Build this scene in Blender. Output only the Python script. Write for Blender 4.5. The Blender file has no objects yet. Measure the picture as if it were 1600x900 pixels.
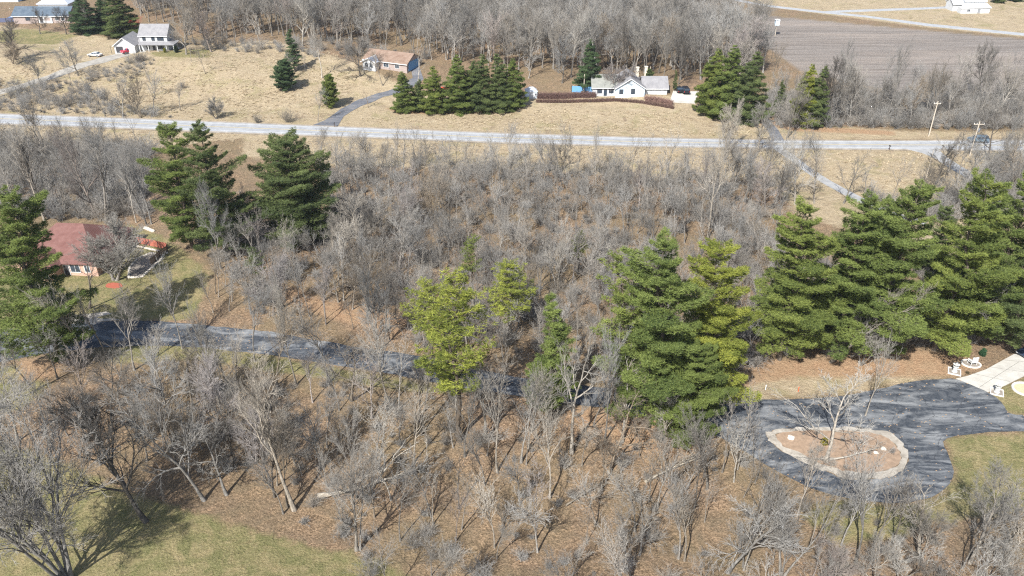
import bpy, math, random
import numpy as np
from mathutils import Vector, Matrix
from mathutils.geometry import delaunay_2d_cdt

sc = bpy.context.scene
C = sc.collection
R = math.radians
# ------------------------------------------------------------------ camera, world, sun
F, TH, HC = 1280.0, R(30.4), 74.6
cam = bpy.data.cameras.new('camera'); camo = bpy.data.objects.new('camera', cam); C.objects.link(camo)
cam.sensor_width = 36.0; cam.lens = 36.0 * F / 1600.0
cam.clip_start = 1.0; cam.clip_end = 9000.0
camo.location = (0, 0, HC); camo.rotation_euler = (math.pi / 2 - TH, 0, 0)
sc.camera = camo
SUN_EL, SUN_AZ = R(46), R(206)          # azimuth clockwise from +Y
w = bpy.data.worlds.new("World"); sc.world = w; w.use_nodes = True
nt = w.node_tree; bg = nt.nodes['Background']
sky = nt.nodes.new('ShaderNodeTexSky'); sky.sky_type = 'NISHITA'; sky.sun_disc = False
sky.sun_elevation = SUN_EL; sky.sun_rotation = SUN_AZ; sky.air_density = 1.0; sky.dust_density = 1.5
nt.links.new(sky.outputs[0], bg.inputs[0]); bg.inputs[1].default_value = 0.105
sl = bpy.data.lights.new('sun', 'SUN'); sl.energy = 4.9; sl.angle = R(0.55); sl.color = (1.0, 0.985, 0.95)
so = bpy.data.objects.new('sun', sl); C.objects.link(so)
sd = Vector((math.sin(SUN_AZ) * math.cos(SUN_EL), math.cos(SUN_AZ) * math.cos(SUN_EL), math.sin(SUN_EL)))
so.rotation_euler = sd.to_track_quat('Z', 'Y').to_euler(); so.location = (0, 0, 200)
sc.view_settings.view_transform = 'Standard'; sc.view_settings.look = 'None'
sc.view_settings.gamma = 1.0; sc.view_settings.exposure = 0.88
sc.cycles.use_denoising = False; sc.cycles.filter_width = 1.2; sc.cycles.max_bounces = 5; sc.cycles.diffuse_bounces = 3; sc.cycles.transparent_max_bounces = 8

# ------------------------------------------------------------------ terrain height and helpers
def S(t):
    t = np.clip(t, 0, 1); return t * t * (3 - 2 * t)
def G(x, y, cx, cy, sx, sy): return np.exp(-((x - cx) / sx) ** 2 - ((y - cy) / sy) ** 2)
def H(x, y):
    x = np.asarray(x, float); y = np.asarray(y, float)
    hill = 4.0 * S((y - 226) / 45) * S((40 - x) / 80) * S((-y + 420) / 60)
    hill += 3.0 * G(x, y, 34, 248, 34, 17) * S((y - 212) / 14)
    near = 0.5 * np.sin(x / 17 + 1.3) * np.sin(y / 13 + .4) + .25 * np.sin(x / 7.1 + y / 9.3)
    near = near * S((190 - y) / 15) - 2.0 * G(x, y, 5, 72, 32, 12)
    hum = (0.16 * np.sin(x / 2.9 + 1.7 * np.sin(y / 5.3)) * np.sin(y / 2.3 + 1.3 * np.sin(x / 6.1)) + .3 * np.sin(x / 9 + y / 7)) * S((y - 222) / 8) * S((60 - x) / 20) * S((330 - y) / 20)
    return hill + near + hum
ct, st = math.cos(TH), math.sin(TH)
def gp(px, py, z=None):
    dx = (px - 800) / F; v = -(py - 450) / F
    d = (dx, ct + v * st, -st + v * ct)
    zz = 0.0 if z is None else z
    for _ in range(12 if z is None else 1):
        t = (HC - zz) / -d[2]; x = d[0] * t; y = d[1] * t
        if z is None: zz = float(H(x, y))
    return Vector((x, y, zz))
def proj(p):
    z = p[2] - HC; zc = p[1] * ct - z * st; yc = p[1] * st + z * ct
    return 800 + F * p[0] / zc, 450 - F * yc / zc
def height_to(p, py):
    lo, hi = 0.3, 60.0
    for _ in range(30):
        m = (lo + hi) / 2
        if proj((p[0], p[1], p[2] + m))[1] > py: lo = m
        else: hi = m
    return lo
def px_m(p): return F / (p[1] * ct - (p[2] - HC) * st)

def material(name, rough=0.85):
    m = bpy.data.materials.new(name); m.use_nodes = True
    b = m.node_tree.nodes['Principled BSDF']; b.inputs['Roughness'].default_value = rough
    b.inputs['Specular IOR Level'].default_value = 0.25
    return m, m.node_tree, b
def N(t, kind, **kw):
    n = t.nodes.new(kind)
    for k, v in kw.items(): setattr(n, k, v)
    return n
def mixc(t, fac, a, b, blend='MIX'):
    n = t.nodes.new('ShaderNodeMix'); n.data_type = 'RGBA'; n.blend_type = blend
    for i, v in ((0, fac), (6, a), (7, b)):
        if hasattr(v, 'is_linked') or hasattr(v, 'links'): t.links.new(v, n.inputs[i])
        elif i == 0: n.inputs[0].default_value = v
        else: n.inputs[i].default_value = (*v, 1)
    return n.outputs[2]
def mth(t, op, a, b=None, clamp=False):
    n = t.nodes.new('ShaderNodeMath'); n.operation = op; n.use_clamp = clamp
    for i, v in ((0, a), (1, b)):
        if v is None: continue
        if hasattr(v, 'links'): t.links.new(v, n.inputs[i])
        else: n.inputs[i].default_value = v
    return n.outputs[0]
def noise(t, scale, detail=4, rough=.6, vec=None, dist=0):
    n = t.nodes.new('ShaderNodeTexNoise'); n.inputs['Scale'].default_value = scale
    n.inputs['Detail'].default_value = detail; n.inputs['Roughness'].default_value = rough
    n.inputs['Distortion'].default_value = dist
    if vec: t.links.new(vec, n.inputs['Vector'])
    return n.outputs[0]
def ramp(t, fac, lo, hi):
    n = t.nodes.new('ShaderNodeMapRange'); n.inputs[1].default_value = lo; n.inputs[2].default_value = hi
    t.links.new(fac, n.inputs[0]); return n.outputs[0]
def geo_pos(t): return N(t, 'ShaderNodeNewGeometry').outputs['Position']
def stretch(t, vec, s):
    n = t.nodes.new('ShaderNodeMapping'); n.inputs['Scale'].default_value = s
    t.links.new(vec, n.inputs[0]); return n.outputs[0]
def bump(t, b, h, strength=.5, dist=.1):
    n = t.nodes.new('ShaderNodeBump'); n.inputs['Strength'].default_value = strength; n.inputs['Distance'].default_value = dist
    t.links.new(h, n.inputs['Height']); t.links.new(n.outputs[0], b.inputs['Normal'])
def simple(name, col, rough=.7, var=.15, scale=3.0, metal=0, spec=.3):
    m, t, b = material(name, rough); tc = N(t, 'ShaderNodeTexCoord').outputs['Object']
    nn = noise(t, scale, 5, .6, tc)
    a = tuple(c * (1 - var) for c in col); d = tuple(min(1, c * (1 + var)) for c in col)
    t.links.new(mixc(t, nn, a, d), b.inputs['Base Color']); b.inputs['Metallic'].default_value = metal
    b.inputs['Specular IOR Level'].default_value = spec
    return m
M = {}
def sheet_mesh(name, verts, faces, mat, smooth=False):
    me = bpy.data.meshes.new(name); me.from_pydata(verts, [], faces); me.update()
    if mat: me.materials.append(mat)
    if smooth: me.polygons.foreach_set('use_smooth', [True] * len(me.polygons))
    return me
def link(name, me, parent=None, loc=None):
    o = bpy.data.objects.new(name, me); C.objects.link(o)
    if parent: o.parent = parent
    if loc is not None: o.location = loc
    return o
def tag(o, label, cat, group=None, kind=None):
    if label: o['label'] = label
    if cat: o['category'] = cat
    if group: o['group'] = group
    if kind: o['kind'] = kind
    return o
def thing(name, label, cat, loc=(0, 0, 0), rz=0, group=None):
    o = bpy.data.objects.new(name, None); C.objects.link(o); o.empty_display_size = .5
    o.location = loc; o.rotation_euler = (0, 0, rz)
    return tag(o, label, cat, group)
class MB:
    def __init__(s): s.v = []; s.f = []
    def box(s, x0, x1, y0, y1, z0, z1):
        i = len(s.v)
        s.v += [(x, y, z) for z in (z0, z1) for (x, y) in ((x0, y0), (x1, y0), (x1, y1), (x0, y1))]
        s.f += [tuple(i + k for k in q) for q in ((3, 2, 1, 0), (4, 5, 6, 7), (0, 1, 5, 4), (1, 2, 6, 5), (2, 3, 7, 6), (3, 0, 4, 7))]
        return s
    def poly(s, pts, faces):
        i = len(s.v); s.v += [tuple(p) for p in pts]; s.f += [tuple(i + k for k in q) for q in faces]; return s
    def slab(s, quad, th):      # closed slab below a quad or triangle
        n = len(quad); lo = [(p[0], p[1], p[2] - th) for p in quad]
        return s.poly(list(quad) + lo, [tuple(range(n)), tuple(range(2 * n - 1, n - 1, -1))] + [(k, k + n, (k + 1) % n + n, (k + 1) % n) for k in range(n)])
    def cyl(s, p0, p1, r0, r1=None, n=10):
        r1 = r0 if r1 is None else r1
        p0 = Vector(p0); p1 = Vector(p1); d = (p1 - p0).normalized(); u = d.orthogonal().normalized(); w_ = d.cross(u)
        pts = [tuple(p + (u * math.cos(a) + w_ * math.sin(a)) * r) for p, r in ((p0, r0), (p1, r1)) for a in [2 * math.pi * k / n for k in range(n)]]
        return s.poly(pts, [tuple(range(n - 1, -1, -1)), tuple(range(n, 2 * n))] + [(k, (k + 1) % n, (k + 1) % n + n, k + n) for k in range(n)])
    def lathe(s, prof, n=20, c=(0, 0), sx=1):
        pts = [(c[0] + r * math.cos(2 * math.pi * k / n) * sx, c[1] + r * math.sin(2 * math.pi * k / n), z) for r, z in prof for k in range(n)]
        fs = [(j * n + k, j * n + (k + 1) % n, (j + 1) * n + (k + 1) % n, (j + 1) * n + k) for j in range(len(prof) - 1) for k in range(n)]
        return s.poly(pts, fs)
    def build(s, name, mat, parent=None, loc=None, bevel=0):
        o = link(name, sheet_mesh(name, s.v, s.f, mat), parent, loc)
        if bevel:
            b = o.modifiers.new('b', 'BEVEL'); b.width = bevel; b.segments = 2; b.limit_method = 'ANGLE'
        return o

def inside(pts, poly):
    x, y = pts[:, 0], pts[:, 1]; r = np.zeros(len(pts), bool); n = len(poly)
    for i in range(n):
        x0, y0 = poly[i]; x1, y1 = poly[(i + 1) % n]
        if y0 == y1: continue
        r ^= ((y0 > y) != (y1 > y)) & (x < (x1 - x0) * (y - y0) / (y1 - y0) + x0)
    return r
def sdist(pts, poly):
    d = np.full(len(pts), 1e9); n = len(poly)
    for i in range(n):
        a = np.array(poly[i]); b = np.array(poly[(i + 1) % n]); ab = b - a
        t = np.clip(((pts - a) @ ab) / max(ab @ ab, 1e-9), 0, 1)
        q = pts - (a + t[:, None] * ab); d = np.minimum(d, np.sqrt((q ** 2).sum(1)))
    return np.where(inside(pts, poly), d, -d)
def wp(pl): return [tuple(gp(*p)[:2]) for p in pl]
def smooth_poly(pl, it=2):
    for _ in range(it):
        pl = [q for i in range(len(pl)) for q in (
            tuple(.75 * pl[i][k] + .25 * pl[(i + 1) % len(pl)][k] for k in (0, 1)), tuple(.25 * pl[i][k] + .75 * pl[(i + 1) % len(pl)][k] for k in (0, 1)))]
    return pl
def densify(poly, sp):
    out = []
    for i in range(len(poly)):
        a = Vector(poly[i]); b = Vector(poly[(i + 1) % len(poly)]); n = max(1, int((b - a).length / sp))
        out += [tuple(a + (b - a) * k / n) for k in range(n)]
    return out
def sheet(name, outer, hole=None, lift=.06, mat=None, sp=1.5, skirt=.12, kind='structure', jit=0.0):
    rr = random.Random(3)
    polys = [densify(outer, sp)] + ([densify(hole, sp)] if hole else [])
    if jit: polys = [[(x + rr.uniform(-jit, jit), y + rr.uniform(-jit, jit)) for x, y in p] for p in polys]
    vs, es = [], []
    for p in polys:
        o = len(vs); vs += p; es += [(o + i, o + (i + 1) % len(p)) for i in range(len(p))]
    nb = len(vs)
    a = np.array(outer); x0, y0 = a.min(0); x1, y1 = a.max(0)
    gx, gy = np.meshgrid(np.arange(x0, x1, sp), np.arange(y0, y1, sp)); gq = np.stack([gx.ravel(), gy.ravel()], 1)
    gq = gq[(sdist(gq, polys[0]) > sp * .5) & ((sdist(gq, polys[1]) < -sp * .5) if hole else True)]
    vs += [tuple(q) for q in gq]
    ov, oe, of, *_ = delaunay_2d_cdt([Vector(v) for v in vs], es, [], 0, 1e-5)
    P = np.array([tuple(v) for v in ov]); T = [tuple(f) for f in of]
    cen = np.array([P[list(f)].mean(0) for f in T]); ok = inside(cen, polys[0])
    if hole: ok &= ~inside(cen, polys[1])
    T = [f for f, k in zip(T, ok) if k]
    Z = H(P[:, 0], P[:, 1]) + lift
    V = [(p[0], p[1], z) for p, z in zip(P, Z)]
    for p in polys:
        o = len(V); k = len(p)
        for x, y in p:
            z = float(H(x, y)) + lift; V += [(x, y, z), (x, y, z - skirt - lift)]
        T += [(o + 2 * i, o + 2 * i + 1, o + 2 * ((i + 1) % k) + 1, o + 2 * ((i + 1) % k)) for i in range(k)]
    ob = link(name, sheet_mesh(name, V, T, mat)); 
    if kind: ob['kind'] = kind
    return ob

# ------------------------------------------------------------------ outlines read off the photograph, laid on the ground
DRIVE = [(-60, 520), (0, 516), (60, 509), (150, 504), (230, 500), (300, 507), (400, 516), (430, 520), (500, 533), (560, 543), (640, 554), (700, 566), (760, 580), (820, 592), (900, 602), (980, 610), (1060, 617), (1130, 624), (1200, 625), (1290, 622), (1340, 615), (1375, 607), (1420, 598), (1460, 593), (1493, 592),
         (1520, 602), (1543, 613), (1560, 625), (1571, 639), (1580, 648), (1604, 650), (1700, 652), (1700, 676), (1600, 673), (1560, 674), (1500, 680), (1473, 686), (1477, 702), (1487, 722), (1490, 742), (1482, 760), (1462, 775), (1430, 784), (1400, 787), (1350, 783), (1280, 770), (1230, 745), (1180, 715), (1140, 690), (1090, 668),
         (980, 642), (900, 632), (820, 620), (760, 612), (700, 602), (640, 590), (560, 576), (500, 567), (430, 556), (400, 552), (290, 540), (200, 540), (100, 548), (0, 566), (-60, 575)]
ISLAND = [(1196, 674), (1240, 669), (1300, 668), (1350, 669), (1392, 676), (1412, 695), (1421, 718), (1412, 735), (1390, 746), (1350, 751), (1312, 747), (1282, 733), (1240, 716), (1214, 700), (1198, 686)]
ISLAND_IN = [(1208, 678), (1250, 673), (1300, 673), (1352, 674), (1386, 682), (1402, 700), (1410, 717), (1400, 731), (1354, 742), (1316, 738), (1288, 726), (1248, 710), (1220, 696)]
PAD = [(1494, 592), (1512, 588), (1540, 578), (1562, 566), (1584, 554), (1660, 548), (1660, 560), (1600, 588), (1572, 602), (1544, 613)]
HWY = [(-700, 150), (-300, 165), (0, 179), (200, 186), (400, 194), (600, 202), (800, 210), (1000, 216), (1200, 220), (1400, 221), (1600, 220), (1900, 216), (2400, 205), (2400, 219), (1900, 231), (1600, 235), (1400, 233), (1200, 231), (1000, 228), (800, 223), (600, 215), (400, 208), (200, 200), (0, 193), (-300, 178), (-700, 160)]
ROADS = {
 'gravel_drive': [(-60, 152), (0, 140), (75, 118), (120, 100), (170, 87), (188, 83), (206, 86), (190, 90), (140, 103), (85, 123), (0, 148), (-60, 162)],
 'far_blacktop_drive': [(488, 196), (508, 188), (533, 170), (560, 156), (590, 146), (622, 136), (645, 122), (642, 106), (655, 104), (662, 124), (640, 140), (600, 151), (562, 167), (537, 182), (528, 197)],
 'ranch_parking_pad': [(1046, 160), (1086, 162), (1092, 143), (1052, 142)],
 'side_lane': [(1186, 186), (1200, 186), (1216, 203), (1226, 221), (1206, 221), (1200, 205)],
 'lower_lane': [(1206, 231), (1224, 231), (1264, 261), (1300, 284), (1345, 308), (1400, 333), (1450, 346), (1444, 352), (1392, 339), (1336, 314), (1290, 289), (1252, 264)],
 'farm_lane': [(1412, 232), (1464, 232), (1480, 246), (1512, 266), (1540, 282), (1524, 288), (1494, 269), (1462, 248), (1440, 239)],
 'far_road': [(1130, -5), (1200, 8), (1270, 16), (1350, 24), (1450, 37), (1600, 52), (1900, 80), (1900, 86), (1600, 56), (1450, 41), (1350, 27), (1270, 19), (1200, 11), (1130, -2)],
 'farm_road': [(1280, 18), (1330, 15.5), (1440, 12), (1502, 9), (1502, 12), (1440, 15), (1330, 19), (1285, 21)],
}
LAWNS = [[(-200, 700), (0, 690), (90, 720), (200, 770), (300, 800), (400, 830), (500, 858), (600, 872), (640, 905), (640, 1000), (-200, 1000)],
         [(1476, 684), (1600, 676), (1720, 676), (1720, 800), (1560, 800), (1450, 820), (1400, 840), (1300, 850), (1250, 800), (1300, 780), (1400, 792), (1470, 780), (1495, 740)],
         [(1575, 645), (1548, 615), (1600, 590), (1700, 590), (1700, 650)],
         [(70, 410), (130, 430), (200, 350), (260, 372), (330, 430), (300, 500), (210, 498), (100, 503), (0, 512), (-60, 500), (-60, 440)],
         [(-60, 580), (20, 570), (80, 600), (30, 640), (-60, 650)], [(260, 520), (420, 556), (620, 592), (760, 616), (640, 612), (500, 590), (300, 560), (180, 570), (170, 548)],
         [(40, 45), (120, 55), (90, 70), (0, 68), (-20, 50)], [(235, 82), (330, 76), (330, 90), (240, 88)]]
NEEDLES = [[(880, 630), (960, 640), (1060, 660), (1130, 690), (1060, 720), (960, 700), (870, 680)], [(1060, 640), (1110, 660), (1090, 690), (1040, 670)],
           [(1200, 560), (1300, 560), (1400, 540), (1520, 560), (1540, 575), (1490, 590), (1400, 590), (1250, 590), (1180, 600), (1120, 640), (1180, 560)],
           [(30, 560), (100, 565), (90, 590), (30, 600)], [(1150, 168), (1250, 195), (1400, 205), (1400, 212), (1240, 205), (1120, 180)], [(1215, 680), (1330, 676), (1400, 700), (1350, 735), (1240, 700)], 
           [(600, 168), (830, 165), (800, 176), (620, 178)], [(430, 440), (520, 470), (660, 500), (640, 530), (520, 500), (440, 470)]]
DRYGRASS = [[(-400, 60), (0, 40), (180, 60), (290, 70), (420, 62), (560, 100), (640, 140), (820, 150), (1050, 150), (1200, 190), (1420, 205), (1700, 206), (1700, 216), (1200, 219), (800, 208), (0, 178), (-400, 160)],
            [(-400, 178), (0, 194), (800, 224), (1200, 232), (1700, 236), (1700, 400), (1480, 400), (1250, 340), (1200, 280), (1000, 280), (700, 262), (520, 260), (380, 245), (380, 215), (230, 235), (0, 222), (-400, 215)],
            [(1180, 8), (1270, 20), (1450, 43), (1700, 67), (1700, 60), (1700, -60), (1100, -60)], [(1120, 600), (1180, 575), (1500, 585), (1340, 613), (1180, 624)],
            [(1150, 20), (1200, 60), (1180, 62), (1130, 25)]]
FIELD = [[(1165, 22), (1300, 34), (1440, 47), (1600, 61), (2000, 95), (2200, 190), (1600, 170), (1400, 145), (1250, 110), (1180, 60)]]
wl = lambda L: [wp(p) for p in L]
DRIVE_W = smooth_poly(wp(DRIVE), 1); ISL_W = smooth_poly(wp(ISLAND), 2); HWY_W = wp(HWY)
ROAD_W = {k: wp(v) for k, v in ROADS.items()}

# ------------------------------------------------------------------ ground materials
def ground_mat():
    m, t, b = material('ground', .95); b.inputs['Specular IOR Level'].default_value = .1
    P = geo_pos(t); at = N(t, 'ShaderNodeVertexColor', layer_name='zone'); sep = N(t, 'ShaderNodeSeparateColor'); t.links.new(at.outputs[0], sep.inputs[0])
    at2 = N(t, 'ShaderNodeVertexColor', layer_name='zoneb'); sep2 = N(t, 'ShaderNodeSeparateColor'); t.links.new(at2.outputs[0], sep2.inputs[0])
    big = noise(t, .06, 5, .6, P, .6); mid = noise(t, .5, 6, .65, P, .5); fine = noise(t, 3.5, 6, .75, P); tiny = noise(t, 9, 3, .8, P)
    vor = N(t, 'ShaderNodeTexVoronoi'); vor.inputs['Scale'].default_value = 5.5; t.links.new(P, vor.inputs['Vector'])
    vs = N(t, 'ShaderNodeSeparateColor'); t.links.new(vor.outputs['Color'], vs.inputs[0]); cell = vs.outputs[0]
    sf, sm, sb = ramp(t, fine, .36, .64), ramp(t, mid, .35, .65), ramp(t, big, .38, .62)
    # leaf litter
    lit = mixc(t, cell, (.115, .072, .042), (.47, .32, .20))
    lit = mixc(t, sm, lit, mixc(t, sf, (.085, .06, .04), (.33, .24, .16)))
    lit = mixc(t, mth(t, 'MULTIPLY', sb, .45), lit, (.20, .165, .09))
    # dry grass
    fib = ramp(t, noise(t, 1.0, 5, .7, stretch(t, P, (1.1, 4.0, 2)), 1.2), .34, .66)
    dry = mixc(t, fib, (.27, .205, .125), (.52, .42, .275))
    dry = mixc(t, mth(t, 'MULTIPLY', sm, .5), dry, mixc(t, sf, (.25, .185, .11), (.56, .46, .32)))
    dry = mixc(t, mth(t, 'MULTIPLY', ramp(t, noise(t, .13, 4, .6, P, 1.0), .52, .68), .55), dry, (.25, .225, .10))
    dry = mixc(t, mth(t, 'MULTIPLY', ramp(t, noise(t, .22, 5, .7, P, 1.5), .54, .68), .6), dry, (.20, .14, .095))
    dry = mixc(t, mth(t, 'MULTIPLY', ramp(t, noise(t, .18, 6, .75, stretch(t, P, (.6, 1.5, 1)), 2.0), .55, .66), .6), dry, mixc(t, sf, (.48, .40, .27), (.62, .53, .38)))
    # lawn
    law = mixc(t, sf, (.12, .12, .045), (.26, .24, .11))
    law = mixc(t, ramp(t, noise(t, .35, 5, .7, P, .8), .40, .66), law, mixc(t, sf, (.24, .19, .09), (.38, .31, .17)))
    # fallen needles
    nee = mixc(t, sf, (.24, .135, .075), (.50, .33, .20)); nee = mixc(t, mth(t, 'MULTIPLY', sm, .6), nee, (.36, .26, .16))
    # ploughed field
    row = ramp(t, noise(t, .5, 5, .7, stretch(t, P, (.05, 1.2, 1)), .4), .35, .65)
    fie = mixc(t, row, (.17, .145, .125), (.30, .265, .235)); fie = mixc(t, mth(t, 'MULTIPLY', ramp(t, noise(t, .03, 4, .6, stretch(t, P, (.4, 1.4, 1)), 1), .45, .65), .6), fie, (.36, .30, .25))
    def edge(a, lo=.30, hi=.70): return ramp(t, mth(t, 'ADD', a, mth(t, 'MULTIPLY', mth(t, 'SUBTRACT', mid, .5), 1.1)), lo, hi)
    c = mixc(t, edge(sep.outputs[0]), lit, dry); c = mixc(t, edge(sep.outputs[1]), c, law); c = mixc(t, edge(sep.outputs[2]), c, nee)
    c = mixc(t, sep2.outputs[0], c, fie)
    c = mixc(t, mth(t, 'MULTIPLY', ramp(t, tiny, .3, .7), .35), c, mixc(t, .5, c, (.05, .04, .03)), 'MIX')
    t.links.new(c, b.inputs['Base Color'])
    bump(t, b, mth(t, 'ADD', mth(t, 'MULTIPLY', fine, .8), mth(t, 'ADD', mth(t, 'MULTIPLY', cell, .35), mid)), 1.0, .35)
    return m
def asphalt(name, base, pale, dust=.5):
    m, t, b = material(name, .8); P = geo_pos(t)
    a = ramp(t, noise(t, .16, 6, .65, stretch(t, P, (.55, 1.9, 1)), 1.8), .46, .66); f = ramp(t, noise(t, 5, 5, .8, P), .3, .7); g = ramp(t, noise(t, .9, 5, .7, P, 1), .4, .65)
    c = mixc(t, mth(t, 'MULTIPLY', a, dust), base, pale); c = mixc(t, mth(t, 'MULTIPLY', g, .22), c, pale); c = mixc(t, mth(t, 'MULTIPLY', f, .4), c, tuple(x * .5 for x in base))
    v = N(t, 'ShaderNodeTexVoronoi'); v.feature = 'DISTANCE_TO_EDGE'; v.inputs['Scale'].default_value = .22; n3 = N(t, 'ShaderNodeTexNoise'); n3.inputs['Scale'].default_value = .8; t.links.new(P, n3.inputs['Vector']); ad = N(t, 'ShaderNodeVectorMath'); ad.operation = 'ADD'; t.links.new(P, ad.inputs[0]); t.links.new(n3.outputs[1], ad.inputs[1]); t.links.new(ad.outputs[0], v.inputs['Vector'])
    c = mixc(t, mth(t, 'MULTIPLY', mth(t, 'SUBTRACT', 1.0, ramp(t, v.outputs['Distance'], .002, .012)), .6), c, (.015, .016, .02))
    lf = N(t, 'ShaderNodeTexVoronoi'); lf.inputs['Scale'].default_value = 3.2; t.links.new(P, lf.inputs['Vector']); sc_ = N(t, 'ShaderNodeSeparateColor'); t.links.new(lf.outputs['Color'], sc_.inputs[0])
    c = mixc(t, mth(t, 'MULTIPLY', mth(t, 'GREATER_THAN', sc_.outputs[0], .93), mth(t, 'LESS_THAN', lf.outputs['Distance'], .35)), c, (.30, .21, .13))
    t.links.new(c, b.inputs['Base Color']); bump(t, b, f, .4, .03); return m
def concrete(name, a_, b_, joint=None):
    m, t, b = material(name, .85); P = geo_pos(t)
    n1 = ramp(t, noise(t, .5, 6, .7, P, .6), .35, .65); n2 = ramp(t, noise(t, 6, 4, .8, P), .3, .7)
    c = mixc(t, n1, a_, b_); c = mixc(t, mth(t, 'MULTIPLY', n2, .25), c, tuple(x * .6 for x in a_)); t.links.new(c, b.inputs['Base Color']); bump(t, b, n2, .3, .02); return m
M['ground'] = ground_mat()
M['asphalt'] = asphalt('blacktop', (.036, .043, .054), (.29, .295, .295), .85)
M['asphalt2'] = asphalt('old_blacktop', (.11, .115, .13), (.24, .235, .23), .6)
M['hwy'] = concrete('highway_concrete', (.27, .275, .28), (.37, .375, .38))
M['wheel'] = concrete('polished_wheel_path', (.235, .24, .245), (.335, .34, .345))
M['shoulder'] = concrete('gravel_shoulder', (.22, .19, .15), (.38, .33, .27))
M['pad'] = concrete('driveway_concrete', (.38, .36, .32), (.50, .48, .43))
M['gravel'] = concrete('pale_gravel', (.24, .21, .17), (.46, .42, .36))
M['lane'] = concrete('lane', (.25, .25, .245), (.36, .355, .345))
M['island'] = simple('island_soil', (.27, .19, .13), .95, .6, 1.6)
M['dusty'] = concrete('dusty_gravel', (.24, .22, .19), (.37, .345, .30))
M['paint_white'] = simple('road_paint', (.52, .52, .50), .6, .1, 4)
M['paint_yellow'] = simple('yellow_paint', (.50, .38, .14), .6, .1, 4)

# ------------------------------------------------------------------ ground sheet
xs = np.concatenate([[-6000, -2500, -1200, -700], np.arange(-460, -150, 3.0), np.arange(-150, 150, 1.0), np.arange(150, 461, 3.0), [700, 1200, 2500, 6000]])
ys = np.concatenate([[-3000, -800, -200, -40], np.arange(20, 45, 3.0), np.arange(45, 180, .9), np.arange(180, 300, 1.2), np.arange(300, 520, 3.0), [600, 800, 1400, 3000, 8000]])
GX, GY = np.meshgrid(xs, ys); pts = np.stack([GX.ravel(), GY.ravel()], 1); Z = H(pts[:, 0], pts[:, 1])
me = bpy.data.meshes.new('ground'); nx, ny = len(xs), len(ys)
ii = (np.arange(ny - 1)[:, None] * nx + np.arange(nx - 1)[None]).ravel()
Fq = np.stack([ii, ii + 1, ii + nx + 1, ii + nx], 1)
me.vertices.add(len(pts)); me.vertices.foreach_set('co', np.column_stack([pts, Z]).astype(np.float32).ravel())
me.loops.add(Fq.size); me.loops.foreach_set('vertex_index', Fq.ravel().astype(np.int32))
me.polygons.add(len(Fq)); me.polygons.foreach_set('loop_start', np.arange(0, Fq.size, 4, dtype=np.int32)); me.update(calc_edges=True)
me.polygons.foreach_set('use_smooth', np.ones(len(Fq), bool))
def zone(polys, wdt=1.5, kx=1.0):
    r = np.zeros(len(pts))
    for pl in polys:
        r = np.maximum(r, S(.5 + sdist(pts, pl) / (2 * wdt)))
    return r
zA = np.ones((len(pts), 4), np.float32); zB = np.zeros((len(pts), 4), np.float32)
zA[:, 0] = zone(wl(DRYGRASS), 3.0); zA[:, 1] = zone(wl(LAWNS), 2.0); zA[:, 2] = zone(wl(NEEDLES), 1.8) * .85
zB[:, 0] = zone(wl(FIELD), 1.0)
for nm, a in (('zone', zA), ('zoneb', zB)):
    ca = me.color_attributes.new(nm, 'FLOAT_COLOR', 'POINT'); ca.data.foreach_set('color', a.ravel())
me.materials.append(M['ground']); link('ground', me)['kind'] = 'structure'

sheet('blacktop_driveway', DRIVE_W, ISL_W, .07, M['asphalt'], 1.3, jit=.12)
sheet('gravel_border', ISL_W, smooth_poly(wp(ISLAND_IN), 2), .12, M['gravel'], 1.0, jit=.28)
sheet('island_bed', smooth_poly(wp([(800 + (x - 800), y) for x, y in ISLAND_IN]), 2), None, .10, M['island'], 1.0)
sheet('concrete_driveway', wp(PAD), None, .10, M['pad'], 1.5)
mb = MB()
def draped_line(mb, a, b, wd, lift):
    a = Vector(a[:2]); b = Vector(b[:2]); n = max(1, int((b - a).length / 2)); d = (b - a).normalized(); q = Vector((-d.y, d.x)) * wd / 2
    for i in range(n):
        p, r = a + (b - a) * i / n, a + (b - a) * (i + 1) / n
        P4 = [p - q, r - q, r + q, p + q]; mb.poly([(v.x, v.y, float(H(v.x, v.y)) + lift) for v in P4], [(0, 1, 2, 3)])
for a, b in (((1519, 584), (1578, 597)), ((1546, 574), (1600, 582)), ((1530, 606), (1592, 566)), ((1566, 563), (1640, 569))): draped_line(mb, gp(*a), gp(*b), .06, .106)
mb.build('driveway_joint_lines', simple('joint', (.16, .15, .13)))['kind'] = 'structure'
sheet('highway', HWY_W, None, .10, M['hwy'], 2.5)
mb = MB(); mw = MB(); mwp = MB(); msh = MB()
top = HWY[:13]; bot = HWY[13:][::-1]
for i in range(12):
    a, b, c, d = (gp(*top[i]), gp(*top[i + 1]), gp(*bot[i]), gp(*bot[i + 1]))
    for o in (-.16, .16): draped_line(mb, a.lerp(c, .5) + Vector((0, o, 0)), b.lerp(d, .5) + Vector((0, o, 0)), .11, .112)
    for f_ in (.27, .41, .59, .73): draped_line(mwp, a.lerp(c, f_), b.lerp(d, f_), .55, .106)
    for f_ in (-.07, 1.07): draped_line(msh, a.lerp(c, f_), b.lerp(d, f_), 1.1, .05)
    for f_ in (.12, .88): draped_line(mw, a.lerp(c, f_), b.lerp(d, f_), .14, .112)
mb.build('road_centre_marking', M['paint_yellow'])['kind'] = 'structure'; mw.build('road_edge_marking', M['paint_white'])['kind'] = 'structure'; mwp.build('wheel_tracks', M['wheel'])['kind'] = 'structure'; msh.build('gravel_shoulder', M['shoulder'])['kind'] = 'structure'
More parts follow.
